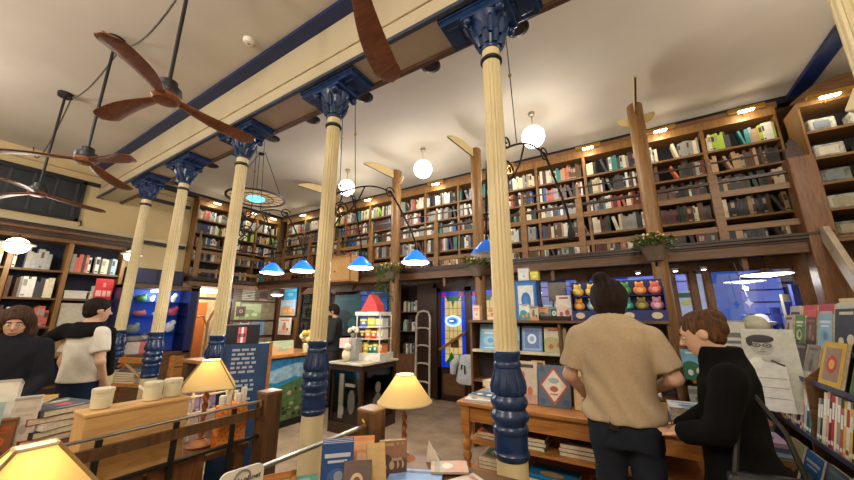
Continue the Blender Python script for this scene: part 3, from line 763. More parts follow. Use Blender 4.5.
def cover_book(label, loc, rz, w, h, th, base, style, cols, lean=0.0, flat=False, group=None, spine=None, cat='book', name='picture_book'):
    """front cover faces local -y before rz; lean tips the top back; flat lays it face up"""
    t = thing(name, label, cat, loc, rz, group)
    if flat: M = Matrix.Translation((0, h / 2, th)) @ Matrix.Rotation(R(-90), 4, 'X') @ Matrix.Translation((0, 0, -h)) if False else Matrix.Translation((0, -h / 2, th)) @ Matrix.Rotation(R(-90), 4, 'X')
    else: M = Matrix.Rotation(-lean, 4, 'X')
    cv = MB(); bm_ = plain(base)
    cv.bb(-w / 2, w / 2, 0, .0025, 0, h, bm_, M); cv.bb(-w / 2, w / 2, th - .0025, th, 0, h, bm_, M); cv.bb(-w / 2, -w / 2 + .003, 0, th, 0, h, plain(spine) if spine else bm_, M)
    art_mb(cv, w, h, style, cols, M, rng)
    cv.build('cover', t)
    MB().bb(-w / 2 + .003, w / 2 - .004, .0025, th - .0025, .003, h - .003, PAPER, M).build('page_block', t)
    return t
def rc(): return tuple(rng.choice([(220, 90, 60), (60, 110, 170), (236, 200, 90), (90, 150, 110), (230, 220, 200), (150, 60, 70), (40, 60, 90), (240, 240, 232), (200, 150, 170), (120, 180, 200), (60, 50, 50)]))
# ---------------------------------------------------------------- stained glass door
t = struct(MB().bb(-3.58, -3.50, 6.12, 6.3, 0, 2.30, WOODD).bb(-2.12, -2.04, 6.12, 6.3, 0, 2.30, WOODD).bb(-3.58, -2.04, 6.12, 6.3, 2.2, 2.30, WOODD), 'door_1')
BLUG = mat('lit_blue_leaded_glass', (24, 60, 206), .25, emit=.38, c2=(16, 40, 170), scale=6)  # door glass glows by itself, standing in for light coming through
CRG = mat('lit_cream_leaded_glass', (206, 186, 122), .3, emit=.45, c2=(150, 128, 80), scale=3)
for li, (a, b) in enumerate(((-3.50, -2.80), (-2.80, -2.12))):
    lf = MB(); y0, y1 = 6.17, 6.23
    lf.bb(a, a + .07, y0, y1, 0, 2.2, WOODD).bb(b - .07, b, y0, y1, 0, 2.2, WOODD).bb(a, b, y0, y1, 0, .62, WOODD).bb(a, b, y0, y1, 2.12, 2.2, WOODD)
    lf.bb(a + .12, b - .12, y0 - .015, y0, .12, .5, WOODM)
    L = lf.build('door_leaf', t)
    g_ = MB(); x0, x1, z0, z1 = a + .07, b - .07, .62, 2.12
    g_.bb(x0, x0 + .09, 6.19, 6.2, z0, z1, BLUG).bb(x1 - .09, x1, 6.19, 6.2, z0, z1, BLUG).bb(x0, x1, 6.19, 6.2, z1 - .1, z1, BLUG).bb(x0, x1, 6.19, 6.2, z0, z0 + .1, BLUG)
    g_.bb(x0 + .09, x1 - .09, 6.191, 6.199, z0 + .1, z1 - .1, CRG)
    for q in range(1, 9): g_.bb(x0 + .09, x1 - .09, 6.186, 6.19, z0 + .1 + q * .15, z0 + .108 + q * .15, BLACK)
    for q in range(1, 4): g_.bb(x0 + .09 + q * .095, x0 + .096 + q * .095, 6.186, 6.19, z0 + .1, z1 - .1, BLACK)
    xc = (x0 + x1) / 2
    GG = mat('green_leaded_glass', (20, 110, 60), .3, emit=.15); RG = mat('red_leaded_glass', (200, 24, 60), .3, emit=.3)
    Ty = Matrix.Translation((0, 6.188, 0)) @ Matrix.Rotation(PI / 2, 4, 'X')
    g_.prism([(xc - .18, z1 - .1), (xc + .18, z1 - .1), (xc + .12, z1 - .2), (xc + .04, z1 - .2), (xc, z1 - .34), (xc - .04, z1 - .2), (xc - .12, z1 - .2)][::-1], .003, GG, Ty)
    g_.prism([(xc - .2, z0 + .08), (xc + .2, z0 + .08), (xc + .14, z0 + .26), (xc + .04, z0 + .14), (xc - .05, z0 + .3), (xc - .12, z0 + .16)], .003, GG, Ty)
    for s in (x0 + .03, x1 - .12): g_.bb(s, s + .09, 6.184, 6.188, z1 - .1, z1 - .02, RG)
    g_.bb(xc - .06, xc + .12, 6.184, 6.188, 1.0, 1.16, WOODM)
    g_.build('leaded_glass', L)
    s = 1 if li == 0 else -1
    MB().tube([(a + .06, 6.12, .95 if li == 0 else 1.3), (b - .06, 6.12, 1.3 if li == 0 else .95)], .028, OAK, n=8).build('push_bar', L)
o = thing('oval_sign', 'glowing pale blue oval sign on the left leaf of the stained glass door', 'sign', (-3.13, 6.15, 1.52))
m = MB(); 
def oval(mb, rx, rz, y, mt, n=28, c=(0, 0)): mb.add([(c[0] + rx * math.cos(2 * PI * k / n), y, c[1] + rz * math.sin(2 * PI * k / n)) for k in range(n)], [tuple(range(n))], mt)
m.lathe([(0, .18), (.02, .18)], mat('sign_rim', (180, 214, 246), .4, emit=1.0), n=28, T=Matrix.Diagonal((1, 1, .62, 1)) @ Matrix.Rotation(PI / 2, 4, 'X'))
m.build('oval_panel', o)
m = MB(); oval(m, .135, .08, -.024, mat('sign_blue', (90, 150, 226), .4, emit=1.1)); oval(m, .10, .052, -.026, mat('sign_dark_blue', (50, 96, 170), .4, emit=.7)); m.bb(-.07, .02, -.03, -.027, -.012, .014, mat('sign_pale', (220, 236, 250), .4, emit=1.2)); m.build('oval_face', o)
# white ladder
t = thing('ladder', 'white tubular ladder standing against the panelling left of the stained glass door', 'ladder', (-3.78, 6.0, 0), 0)
LW = mat('ladder_white', (214, 206, 190), .4)
MB().tube([(-.165, 0, 0), (-.165, .04, 1.60), (-.12, .045, 1.70), (0, .05, 1.73), (.12, .045, 1.70), (.165, .04, 1.60), (.165, 0, 0)], .022, LW, n=8).build('side_rail', t, smooth=True)
for z in (.3, .65, 1.0, 1.35): MB().tube([(-.165, .02, z), (-.08, .02, z + .03), (.08, .02, z + .03), (.165, .02, z)], .018, LW, n=8).build('rung', t, smooth=True)

# ---------------------------------------------------------------- flower boxes on the posts
def planter(label, x, y, z, trail=False, s=1.0):
    t = thing('hanging_planter', label, 'plant', (x, y, z))
    MB().lathe([(0, .07 * s), (.02, .085 * s), (.16 * s, .15 * s), (.165 * s, .155 * s), (.15 * s, .14 * s)], mat('planter_clay', (120, 104, 88), .7), n=18).build('pot', t, smooth=True)
    r2 = random.Random(int(abs(x) * 100)); lv = MB(); G1 = mat('leaf_green', (78, 106, 52), .5, c2=(50, 76, 34)); G2 = mat('leaf_olive', (126, 136, 70), .5, c2=(90, 104, 50))
    for k in range(460 if trail else 190):
        a = r2.uniform(0, 2 * PI); rr = r2.uniform(0, .2) * s; zz = .16 * s + r2.uniform(-.03, .13) * s
        if trail and k > 130: a = r2.uniform(-3.0, -.6); rr = r2.uniform(.13, .22) - .0; zz = .15 - r2.uniform(0, 1.15)
        c = Vector((rr * math.cos(a), rr * math.sin(a), zz)); d = Vector((math.cos(a), math.sin(a), r2.uniform(-.6, .8))).normalized(); sd = d.cross(Vector((0, 0, 1))).normalized(); l = r2.uniform(.05, .09) * s
        up = sd.cross(d) * l * .2
        lv.add([c, c + d * l * .5 + sd * l * .28 + up, c + d * l, c + d * l * .5 - sd * l * .28 + up], [(0, 1, 2, 3)], G1 if r2.random() < .65 else G2)
    tag(lv.build('foliage', t), kind='stuff')
    for k in range(14):
        a = r2.uniform(0, 2 * PI); rr = r2.uniform(.05, .18) * s
        MB().ball((rr * math.cos(a), rr * math.sin(a), .26 * s + r2.uniform(0, .06)), .016 * s, plain(r2.choice([(226, 196, 140), (214, 150, 90), (230, 214, 180)])), 8, 5).build('flower', t)
    MB().tube([(0, .05, .02), (0, .14, -.04), (0, .16, .1)], .012, IRON, n=6).build('hanger', t)
planter('flower pot with yellow-green leaves on the thick pine post by the right windows', .33, 4.80, 2.26, s=1.05)
planter('flower pot on the pine post beside the nearest cream column', -2.0, 4.80, 2.22)
planter('flower pot trailing long green stems down the pine post by the cabinet', -3.74, 4.80, 2.26, True)

# hanging plywood box
t = thing('plywood_box', 'square plywood box hanging from the gallery edge right of the second column', 'box', (-5.14, 5.02, 2.32), 0)
MB().bb(-.30, .30, -.1, .14, 0, .55, PLY).build('carcass', t, bevel=.01)
f = MB(); f.bb(-.30, .30, -.115, -.1, 0, .035, OAK).bb(-.30, .30, -.115, -.1, .515, .55, OAK).bb(-.30, -.265, -.115, -.1, 0, .55, OAK).bb(.265, .3, -.115, -.1, 0, .55, OAK); f.build('face_frame', t)
MB().lathe([(0, .018), (.01, .016)], BLACK, n=12, T=Matrix.Translation((-.17, -.1, .22)) @ Matrix.Rotation(PI / 2, 4, 'X')).build('finger_hole', t)

# ---------------------------------------------------------------- book table with turned legs
TX0, TX1, TY0, TY1, TZ = -1.50, .44, 2.98, 3.92, .84
t = thing('book_table', 'honey oak table with turned legs and low shelves, heaped with books', 'table', ((TX0 + TX1) / 2, (TY0 + TY1) / 2, 0))
T = Matrix.Translation((-(TX0 + TX1) / 2, -(TY0 + TY1) / 2, 0))
MB().bb(TX0, TX1, TY0, TY1, TZ - .035, TZ, OAK, T).build('tabletop', t, bevel=.008)
MB().bb(TX0 + .06, TX1 - .06, TY0 + .05, TY0 + .075, TZ - .17, TZ - .035, OAK, T).bb(TX0 + .06, TX1 - .06, TY1 - .075, TY1 - .05, TZ - .17, TZ - .035, OAK, T).bb(TX0 + .05, TX0 + .075, TY0 + .05, TY1 - .05, TZ - .17, TZ - .035, OAK, T).bb(TX1 - .075, TX1 - .05, TY0 + .05, TY1 - .05, TZ - .17, TZ - .035, OAK, T).build('apron', t)
LEGP = [(0, .025), (.04, .032), (.10, .026), (.12, .036), (.20, .042), (.30, .034), (.34, .026), (.36, .038), (.385, .042), (.41, .03), (.425, .026), (.45, .04), (.48, .043), (.51, .03), (.525, .027), (.55, .038), (.56, .038)]
for x in (TX0 + .07, TX1 - .07):
    for y in (TY0 + .07, TY1 - .07):
        l = MB().lathe(LEGP, OAK, n=18); l.bb(-.04, .04, -.04, .04, .56, TZ - .035, OAK)
        l.build('leg', t, loc=(x - (TX0 + TX1) / 2, y - (TY0 + TY1) / 2, 0), smooth=True)
for z in (.26, .50):
    MB().bb(TX0 + .06, TX1 - .06, TY0 + .10, TY1 - .06, z - .025, z, OAK, T).build('shelf', t)
def low_stack(label, x, y, z, n, c, w=.24, h=.30, group=None, th=.03, rz=0):
    for k in range(n):
        cc = c[k % len(c)]
        cover_book(label if n == 1 else '%s, %s up' % (label, ORD[k]), (x + rng.uniform(-.01, .01), y, z + k * (th + .001)), rz + R(rng.uniform(-4, 4)), w, h, th, cc, rng.choice(STY), (rc(), rc(), rc()), flat=True, group=group)
cover_book('large flat blue book with an oval emblem on the table\'s lowest shelf', (-.74, 3.26, .26), R(-4), .40, .32, .04, (30, 116, 170), 'bands', ((20, 90, 140), (40, 160, 220), (190, 150, 90)), flat=True)
cover_book('yellow flat book beside the large blue one on the lowest shelf', (-.33, 3.28, .26), R(4), .26, .30, .04, (206, 170, 90), 'title', ((150, 90, 40), (220, 190, 130), (120, 70, 40)), flat=True)
low_stack('flat book in the green pile on the table\'s middle shelf', -.90, 3.28, .50, 3, [(110, 128, 84), (132, 148, 110), (98, 116, 92)], .30, .30)
low_stack('flat book in the rose pile beside the green pile', -.50, 3.28, .50, 3, [(150, 96, 92), (116, 70, 64), (170, 130, 124)], .30, .30)
low_stack('flat book in the dark pile low under the table behind the man', -.1, 3.3, .50, 2, [(60, 56, 60), (96, 70, 60)], .28, .30)
low_stack('flat book in the pale blue pile under the table\'s left end', -1.25, 3.30, .26, 3, [(150, 160, 178), (80, 84, 96), (190, 190, 196)], .26, .30)
low_stack('flat book on the middle shelf under the table\'s left end', -1.25, 3.30, .50, 2, [(60, 62, 66), (210, 96, 84)], .26, .28)
t = thing('black_bag', 'crumpled black bag lying on books under the table\'s left end', 'bag', (-1.22, 3.2, .562))
m = MB(); m.ball((0, 0, .06), (.12, .1, .065), BLACK, 14, 8); m.ball((.05, .02, .1), (.06, .07, .05), BLACK, 10, 6); m.build('pouch', t, smooth=True)
MB().tube([(-.08, -.08, .05), (-.1, -.1, .14), (0, -.09, .17), (.06, -.09, .08)], .012, plain((70, 66, 62)), n=6).build('strap', t, smooth=True)
# flat magazines on the left end of the table
for i, (x, y, rz, w, h, th, b, st, cs, l) in enumerate((
    (-1.32, 3.17, 10, .26, .32, .02, (196, 204, 216), 'scene', ((110, 140, 190), (220, 220, 220), (90, 100, 120)), 'pale blue magazine at the front left corner of the book table'),
    (-1.27, 3.24, -12, .26, .32, .02, (220, 220, 222), 'scene', ((120, 150, 190), (80, 90, 110), (230, 230, 230)), 'white and blue magazine on the table just left of the column'),
    (-1.30, 3.60, 20, .26, .32, .05, (226, 196, 176), 'title', ((200, 110, 80), (230, 210, 190), (210, 130, 100)), 'peach coloured magazine behind the pale blue one on the table'),
    (-1.26, 3.61, -12, .28, .34, .06, (214, 176, 156), 'figure', ((190, 90, 70), (220, 200, 170), (120, 80, 70)), 'thick salmon book behind the nearest column on the table'))):
    cover_book(l, (x, y, TZ + (0, .021, 0, .051)[i]), R(rz), w, h, th, b, st, cs, flat=True)
# face-out row standing on the table
row = [(-.935, .25, .36, (206, 194, 178), 'figure', ((70, 64, 60), (190, 150, 140), (200, 110, 90)), 'pale book with a dark figure standing on the table beside the column'),
       (-.665, .27, .34, (88, 106, 124), 'diamond', ((178, 84, 76), (228, 218, 200), (60, 90, 130)), 'blue-grey book with a red diamond frame standing on the table'),
       (-.375, .26, .33, (224, 196, 150), 'title', ((206, 150, 90), (140, 96, 60), (70, 50, 40)), 'tan book with a dark face standing on the table at the man\'s left elbow'),
       (-.08, .25, .32, (160, 120, 90), 'scene', ((90, 110, 120), (190, 160, 120), (60, 50, 40)), 'brown book standing on the table hidden behind the man\'s back')]
for x, w, h, b, st, cs, l in row: cover_book(l, (x, 3.20, TZ + .004), R(0), w, h, .03, b, st, cs, lean=R(12))
# low easel rail that holds them
t = thing('book_ledge', 'dark slanted ledge holding the face-out books on the table', 'stand', (-.50, 3.31, TZ))
m = MB(); m.prism([(.01, 0), (.13, 0), (.13, .28), (.085, .28)], 1.1, WOODD, Matrix.Translation((-.55, 0, 0)) @ Matrix.Rotation(PI / 2, 4, 'Z') @ Matrix.Rotation(PI / 2, 4, 'X')); m.build('back_rest', t)
MB().bb(-.55, .55, .115, .13, 0, .31, WOODD).build('rail', t)
# small spines behind the rail
for k in range(20):
    n_ = rng.choice(MIXED); o = bpy.data.objects.new('book', shelf_book(.032, .2, n_, 'cream' if n_ != 'cream' else 'red')); C.objects.link(o)
    o.matrix_world = Matrix.Translation((-1.02 + k * .052, 3.60, TZ)) @ Matrix.Rotation(R(-14), 4, 'Y')
    tag(o, '%s leaning book, %s from the left in the row behind the diamond-cover book' % (n_, ORD[k]), 'book', 'leaning books at the back of the table')

# ---------------------------------------------------------------- display shelf unit behind the table
UY0, UY1 = 4.22, 4.52
t = thing('display_shelf', 'brown display shelf unit behind the book table, below the windows', 'shelf', (-.78, UY0, 0))
T = Matrix.Translation((.78, -UY0, 0))
for x0, x1 in ((-1.92, -1.89), (-.78, -.75), (.29, .32)): MB().bb(x0, x1, UY0 + .05, UY1, 0, 1.53, WOODM, T).build('upright', t)
MB().bb(-1.92, .31, UY0, UY1, 1.53, 1.56, WOODM, T).build('shelf', t)
MB().bb(-1.89, .28, UY0 + .12, UY1, 1.15, 1.175, WOODM, T).build('shelf', t)
MB().bb(-1.89, .28, UY0 + .05, UY0 + .12, 1.15, 1.185, mat('shelf_edge_cream', (206, 196, 170), .5), T).build('price_rail', t)
MB().bb(-1.89, .28, UY0 + .05, UY1, .78, .805, WOODM, T).build('shelf', t)
MB().bb(-1.92, .31, UY1 - .02, UY1, 0, 1.53, mat('unit_back', (60, 52, 58), .8), T).build('back_panel', t)
# second row, face-out
row = [(-1.68, .28, .33, (120, 176, 214), 'title', ((220, 236, 244), (150, 200, 226), (90, 150, 200)), 'sky blue book leaning under the shelf left of the nearest column'),
       (-1.40, .24, .31, (200, 206, 210), 'scene', ((150, 190, 210), (120, 150, 170), (230, 230, 226)), 'pale book leaning half hidden behind the nearest column'),
       (-1.12, .25, .31, (110, 140, 186), 'frame', ((140, 170, 210), (96, 126, 180), (220, 230, 240)), 'blue book with a white circle in the display row right of the column'),
       (-.84, .26, .30, (206, 196, 158), 'scene', ((216, 206, 176), (170, 176, 120), (200, 90, 70)), 'cream picture book with small red figures in the display row'),
       (-.56, .26, .30, (142, 58, 46), 'title', ((190, 120, 90), (214, 160, 120), (170, 90, 60)), 'dark red picture book with a pale figure in the display row'),
       (-.22, .27, .30, (90, 110, 130), 'bands', ((200, 190, 170), (150, 60, 50), (220, 214, 200)), 'grey-blue picture book in the display row behind the man')]
for x, w, h, b, st, cs, l in row: cover_book(l, (x, UY0 + .13, 1.178), 0, w, h, .025, b, st, cs, lean=R(10))
MBT = [(-1.15, .95, 1.1)]
cover_book('tan card book with red figures standing under the display row beside the column', (-1.06, UY0 + .1, .81), 0, .16, .27, .02, (216, 176, 110), 'figure', ((150, 40, 40), (216, 176, 110), (120, 60, 40)), lean=R(6))
for k in range(22):
    n_ = rng.choice(MIXED); o = bpy.data.objects.new('book', shelf_book(.036, .22, n_, 'white' if n_ != 'white' else 'red')); C.objects.link(o)
    o.matrix_world = Matrix.Translation((-.84 + k * .047, UY0 + .14, .806)) @ Matrix.Rotation(R(-16), 4, 'Y')
    tag(o, '%s book spine, %s from the left on the lower display shelf behind the table' % (n_, ORD[k]), 'book', 'spines on the lower display shelf')
# toys and boxes on the top shelf
def carton(label, x, y, z, w, d, h, base, style, cols, cat='box', name='gift_box', rz=0, lean=0, group=None):
    t = thing(name, label, cat, (x, y, z), rz, group)
    M = Matrix.Rotation(-lean, 4, 'X')
    m = MB(); m.bb(-w / 2, w / 2, 0, d, 0, h, plain(base), M); art_mb(m, w, h, style, cols, M, rng); m.build('carton', t)
    MB().bb(-w / 2 - .002, w / 2 + .002, -.002, d + .002, h - .012, h + .002, plain(tuple(min(255, v * .8) for v in base)), M).build('lid', t)
    return t
Z1 = 1.56
carton('small cream box at the left end of the display shelf', -1.82, UY0 + .05, Z1, .10, .1, .20, (226, 196, 164), 'title', ((200, 120, 100), (236, 214, 190), (200, 150, 120)))
carton('low peach box on the display shelf before the pine post', -1.58, UY0 + .05, Z1, .12, .1, .16, (222, 180, 146), 'bands', ((200, 130, 100), (240, 220, 200), (180, 120, 90)))
carton('tall cream box on the display shelf left of the nearest column', -1.52, UY0 + .06, Z1, .12, .1, .38, (226, 202, 160), 'frame', ((214, 180, 140), (232, 214, 180), (206, 160, 120)))
carton('blue display carton with a white swirl beside the nearest column', -1.14, UY0 + .08, Z1, .27, .16, .50, (48, 104, 176), 'frame', ((70, 130, 200), (220, 230, 236), (50, 110, 180)))
carton('white card box on top behind the blue display carton', -1.17, UY0 + .14, Z1 + .502, .14, .1, .17, (226, 228, 222), 'title', ((200, 206, 206), (240, 240, 236), (190, 196, 200)))
carton('yellow card box on top beside the white card box', -1.03, UY0 + .14, Z1 + .502, .10, .1, .12, (222, 214, 60), 'bands', ((236, 230, 110), (200, 190, 50), (240, 240, 150)))
carton('small teal and white box in front of the blue display carton', -1.15, UY0 + .02, Z1, .12, .05, .2, (170, 206, 210), 'scene', ((220, 236, 236), (60, 150, 150), (230, 140, 90)))
carton('small peach card pack in front of the blue display carton', -1.04, UY0 + .02, Z1, .11, .05, .17, (214, 190, 160), 'figure', ((90, 140, 130), (220, 150, 90), (60, 90, 120)))
bx = thing('card_tray', 'black tray of picture cards at the middle of the display shelf', 'tray', (-.80, UY0 + .02, Z1))
m = MB(); m.bb(-.18, .18, 0, .01, 0, .05, BLACK).bb(-.18, .18, .14, .15, 0, .10, BLACK).bb(-.18, -.17, 0, .15, 0, .06, BLACK).bb(.17, .18, 0, .15, 0, .06, BLACK).bb(-.18, .18, 0, .15, 0, .008, BLACK); m.build('tray', bx)
for k, (dx, w, h, b, st, cs, l) in enumerate(((-.13, .11, .15, (170, 150, 120), 'scene', ((220, 170, 110), (90, 130, 150), (200, 90, 60)), 'tan picture card, leftmost in the black card tray'),
    (-.01, .11, .15, (90, 140, 136), 'frame', ((140, 180, 170), (40, 90, 90), (220, 226, 220)), 'teal picture card in the middle of the black card tray'),
    (-.09, .12, .22, (130, 156, 196), 'title', ((190, 206, 226), (110, 140, 190), (230, 230, 236)), 'blue picture card at the back left of the black card tray'),
    (.05, .12, .22, (190, 170, 176), 'bands', ((220, 200, 206), (150, 120, 130), (230, 220, 220)), 'mauve picture card at the back of the black card tray'))):
    cover_book(l, (-.80 + dx, UY0 + (.06 if h < .2 else .11), Z1 + .01), 0, w, h, .008, b, st, cs, lean=R(8), name='picture_card', cat='card')
cover_book('pink and white picture card pack leaning right of the card tray', (-.69, UY0 + .04, Z1 + .002), R(4), .17, .30, .03, (210, 176, 176), 'scene', ((234, 226, 216), (220, 196, 180), (150, 90, 100)), lean=R(12), name='picture_card', cat='card')
# navy racks of round-faced soft toys
def toy_rack(label, x, y, z, w, cols, rows):
    t = thing('toy_rack', label, 'rack', (x, y, z))
    m = MB(); m.bb(-w / 2, w / 2, -.005, .02, 0, .11, plain((34, 50, 112))).bb(-w / 2, w / 2, .16, .175, 0, .11 + .17 * rows, plain((34, 50, 112))).bb(-w / 2, -w / 2 + .01, 0, .17, 0, .11 + .12 * rows, plain((34, 50, 112))).bb(w / 2 - .01, w / 2, 0, .17, 0, .11 + .12 * rows, plain((34, 50, 112)))
    m.bb(-w / 2, w / 2, 0, .17, 0, .01, plain((34, 50, 112)))
    for r_ in range(1, rows): m.bb(-w / 2, w / 2, .03, .16, .11 + .165 * r_ - .008, .11 + .165 * r_, plain((34, 50, 112)))
    m.bb(-w / 2, w / 2, .03, .16, .10, .11, plain((34, 50, 112)))
    m.build('rack', t)
    for q in (-.3, .28): MB().ball((w * q, -.006, .055), (.05, .003, .035), plain((214, 200, 170)), 12, 6).build('emblem', t)
def soft_toy(label, x, y, z, c, c2, r=.066):
    t = thing('soft_toy', label, 'toy', (x, y, z))
    m = MB(); m.ball((0, 0, r * .8), (r * .95, r * .7, r * .8), plain(c, .8), 14, 9); m.build('body', t, smooth=True)
    MB().ball((0, -.012, r * 1.55), (r * .62, r * .5, r * .55), plain(c, .8), 14, 9).build('head', t, smooth=True)
    for s in (-1, 1): MB().ball((s * r * .42, -.005, r * 2.0), (r * .2, r * .12, r * .24), plain(c2, .8), 8, 6).build('ear', t, smooth=True)
    MB().ball((0, -r * .62, r * .75), (r * .5, r * .12, r * .45), plain(c2, .8), 12, 6).build('belly', t, smooth=True)
    for s in (-1, 1): MB().ball((s * r * .22, -r * .55, r * 1.62), r * .09, BLACK, 6, 4).build('eye', t)
toy_rack('navy rack of small soft toys left of the man\'s head', -.38, UY0 + .02, Z1, .44, 3, 2)
tc = [('orange', (236, 150, 70), (250, 210, 120)), ('blue', (110, 176, 206), (230, 226, 190)), ('green', (120, 190, 120), (236, 236, 210)), ('yellow', (240, 200, 90), (250, 226, 150)), ('gold', (236, 196, 80), (250, 226, 150)), ('pink', (230, 130, 140), (246, 190, 190))]
for k, (n_, c1, c2) in enumerate(tc):
    soft_toy('%s round soft toy in the left navy rack, %s row' % (n_, 'lower' if k < 3 else 'upper'), -.38 + (-.145 + .145 * (k % 3)), UY0 + .10, Z1 + .11 + .165 * (k // 3), c1, c2)
toy_rack('navy rack of colourful soft toys right of the man\'s head', .10, UY0 + .02, Z1, .43, 3, 2)
tc = [('teal', (60, 160, 150), (120, 200, 190)), ('dark olive', (130, 120, 60), (180, 170, 100)), ('lilac pink', (210, 140, 170), (236, 190, 206)),
      ('bright green', (70, 160, 90), (140, 200, 130)), ('orange', (240, 140, 60), (250, 190, 130)), ('coral', (226, 110, 100), (244, 170, 150))]
for k, (n_, c1, c2) in enumerate(tc):
    soft_toy('%s soft toy in the right navy rack, %s row' % (n_, 'lower' if k < 3 else 'upper'), .10 + (-.14 + .14 * (k % 3)), UY0 + .10, Z1 + .11 + .165 * (k // 3), c1, c2)
t = thing('window_bench', 'brown wooden bench below the right windows', 'bench', (1.0, 5.55, 0))
MB().bb(-.95, .74, -.25, .55, 1.06, 1.10, WOODM).build('top', t); MB().bb(-.9, .7, -.2, .52, 0, 1.06, WOODD).build('cabinet', t)
# ---------------------------------------------------------------- items on the window bench (right windows)
ZB = 1.10
t = thing('flyer_stand', 'low wooden stand of leaflets and picture boards to the right of the display shelf', 'stand', (.66, 4.84, 0))
MB().bb(-.18, .24, -.1, .24, 0, .91, WOODD).build('base', t); MB().bb(-.19, .28, -.14, .26, .91, .94, OAK).build('top', t); MB().bb(-.24, .24, -.24, -.1, .64, .664, OAK).build('ledge', t)
cover_book('small landscape picture of blue sky and green trees beside the woman\'s chin', (.505, 4.71, .942), 0, .20, .31, .02, (120, 180, 214), 'scene', ((120, 190, 226), (40, 110, 80), (220, 230, 226)), lean=R(6), cat='picture', name='picture_board')
cover_book('grey speckled leaflet under the landscape picture beside the woman', (.505, 4.64, .666), 0, .19, .22, .012, (170, 176, 170), 'bands', ((120, 126, 120), (200, 204, 196), (100, 110, 104)), lean=R(4), cat='leaflet', name='leaflet')
carton('white printed box with grey letters standing behind the woman\'s head', .86, 4.78, .942, .26, .12, .62, (214, 214, 210), 'title', ((120, 124, 120), (190, 160, 200), (90, 96, 90)))
t = thing('paper_ball', 'pale round paper ball behind the woman\'s hair bun', 'ball', (1.15, 5.12, 0)); MB().ball((0, 0, 1.50), .12, plain((206, 204, 180), .7), 18, 12).build('ball', t, smooth=True); MB().bb(-.07, .08, -.08, .08, 0, 1.39, plain((190, 184, 170))).build('stand', t, bevel=.01)
# papers and lettering stuck on the windows
def paper(label, x, z, w, h, c, strokes=None, cat='paper', y=YB + .03):
    t = thing('window_paper', label, cat, (x, y, z))
    MB().bb(-w / 2, w / 2, -.002, .002, -h / 2, h / 2, plain(c)).build('sheet', t)
    if strokes:
        m = MB()
        for (pts, cc) in strokes: m.tube([(p[0] * w, -.004, p[1] * h) for p in pts], .009, plain(cc), n=5)
        m.build('brush_stroke', t)
arc = [(-.35 + .5 * math.sin(q / 8 * PI) * .9, -.4 + .8 * q / 8) for q in range(9)]
PB = mat('backlit_paper', (166, 176, 214), .7, emit=.22)
t = thing('window_paper', 'pale hand-lettered poster in the narrow left pane of the right windows', 'paper', (.70, YB + .03, 1.62))
MB().bb(-.09, .09, 0, .004, -.36, .36, PB).build('sheet', t)
m = MB(); m.tube([(.08, -.004, -.05), (-.02, -.004, -.05), (-.06, -.004, -.12), (-.03, -.004, -.2), (.04, -.004, -.24)], .009, plain((80, 110, 180)), n=5); m.build('brush_stroke', t); MB().bb(-.08, .08, -.004, 0, .26, .33, plain((70, 110, 90))).build('header_print', t); MB().ball((0, 0, .19), (.06, .004, .045), plain((200, 216, 130)), 12, 6).build('emblem', t)
t = thing('window_paper', 'pale poster with a turquoise strip in the second narrow window pane', 'paper', (.905, YB + .03, 1.66))
MB().bb(-.05, .05, 0, .004, -.36, .56, PB).build('sheet', t)
MB().bb(-.05, .05, -.003, 0, -.16, -.04, mat('turquoise_strip', (40, 180, 226), .5, emit=.5)).build('strip', t); MB().tube([(-.045, -.004, -.2), (0, -.004, -.18), (.04, -.004, -.26)], .008, plain((80, 120, 200)), n=5).build('brush_stroke', t)
# inside reflections and hanging things in the big window
t = thing('hanging_ornament', 'small white star ornament hanging on cords in the big right window', 'ornament', (1.32, 5.95, 1.78))
m = MB(); m.prism([(0, .06), (.018, .018), (.05, 0), (.018, -.018), (0, -.07), (-.018, -.018), (-.05, 0), (-.018, .018)], .02, plain((150, 158, 186)), Matrix.Rotation(PI / 2, 4, 'X')); m.build('star', t)
MB().tube([(0, 0, .08), (-.04, .1, .55)], .006, plain((180, 190, 214)), n=5).build('cord', t)
t = thing('window_figurine', 'pale lilac bust figurine standing in the big right window', 'figurine', (1.40, 5.95, 1.10), 0)
m = MB(); m.lathe([(0, .16), (.05, .17), (.16, .16), (.24, .06), (.30, .05), (.34, .085), (.42, .10), (.5, .07), (.53, .02)], plain((150, 150, 206), .4), n=20); m.build('bust', t, smooth=True)
m = MB(); m.lathe([(.4, .13), (.44, .15), (.45, .09), (.52, .07), (.54, .02)], plain((196, 204, 230), .5), n=20); m.build('hat', t, smooth=True)
for k, (x, h, c) in enumerate(((1.58, .62, (44, 60, 150)), (1.70, .78, (176, 170, 150)), (1.80, .9, (60, 80, 170)))):
    cover_book(['blue upright folder in the right corner of the big window', 'cream upright folder between the blue ones in the window', 'tallest blue upright folder beside the window frame'][k], (x, 6.0, ZB), R(50), .16, h, .03, c, 'bands', ((60, 80, 190), (90, 110, 200), (200, 206, 220)), name='folder', cat='folder')
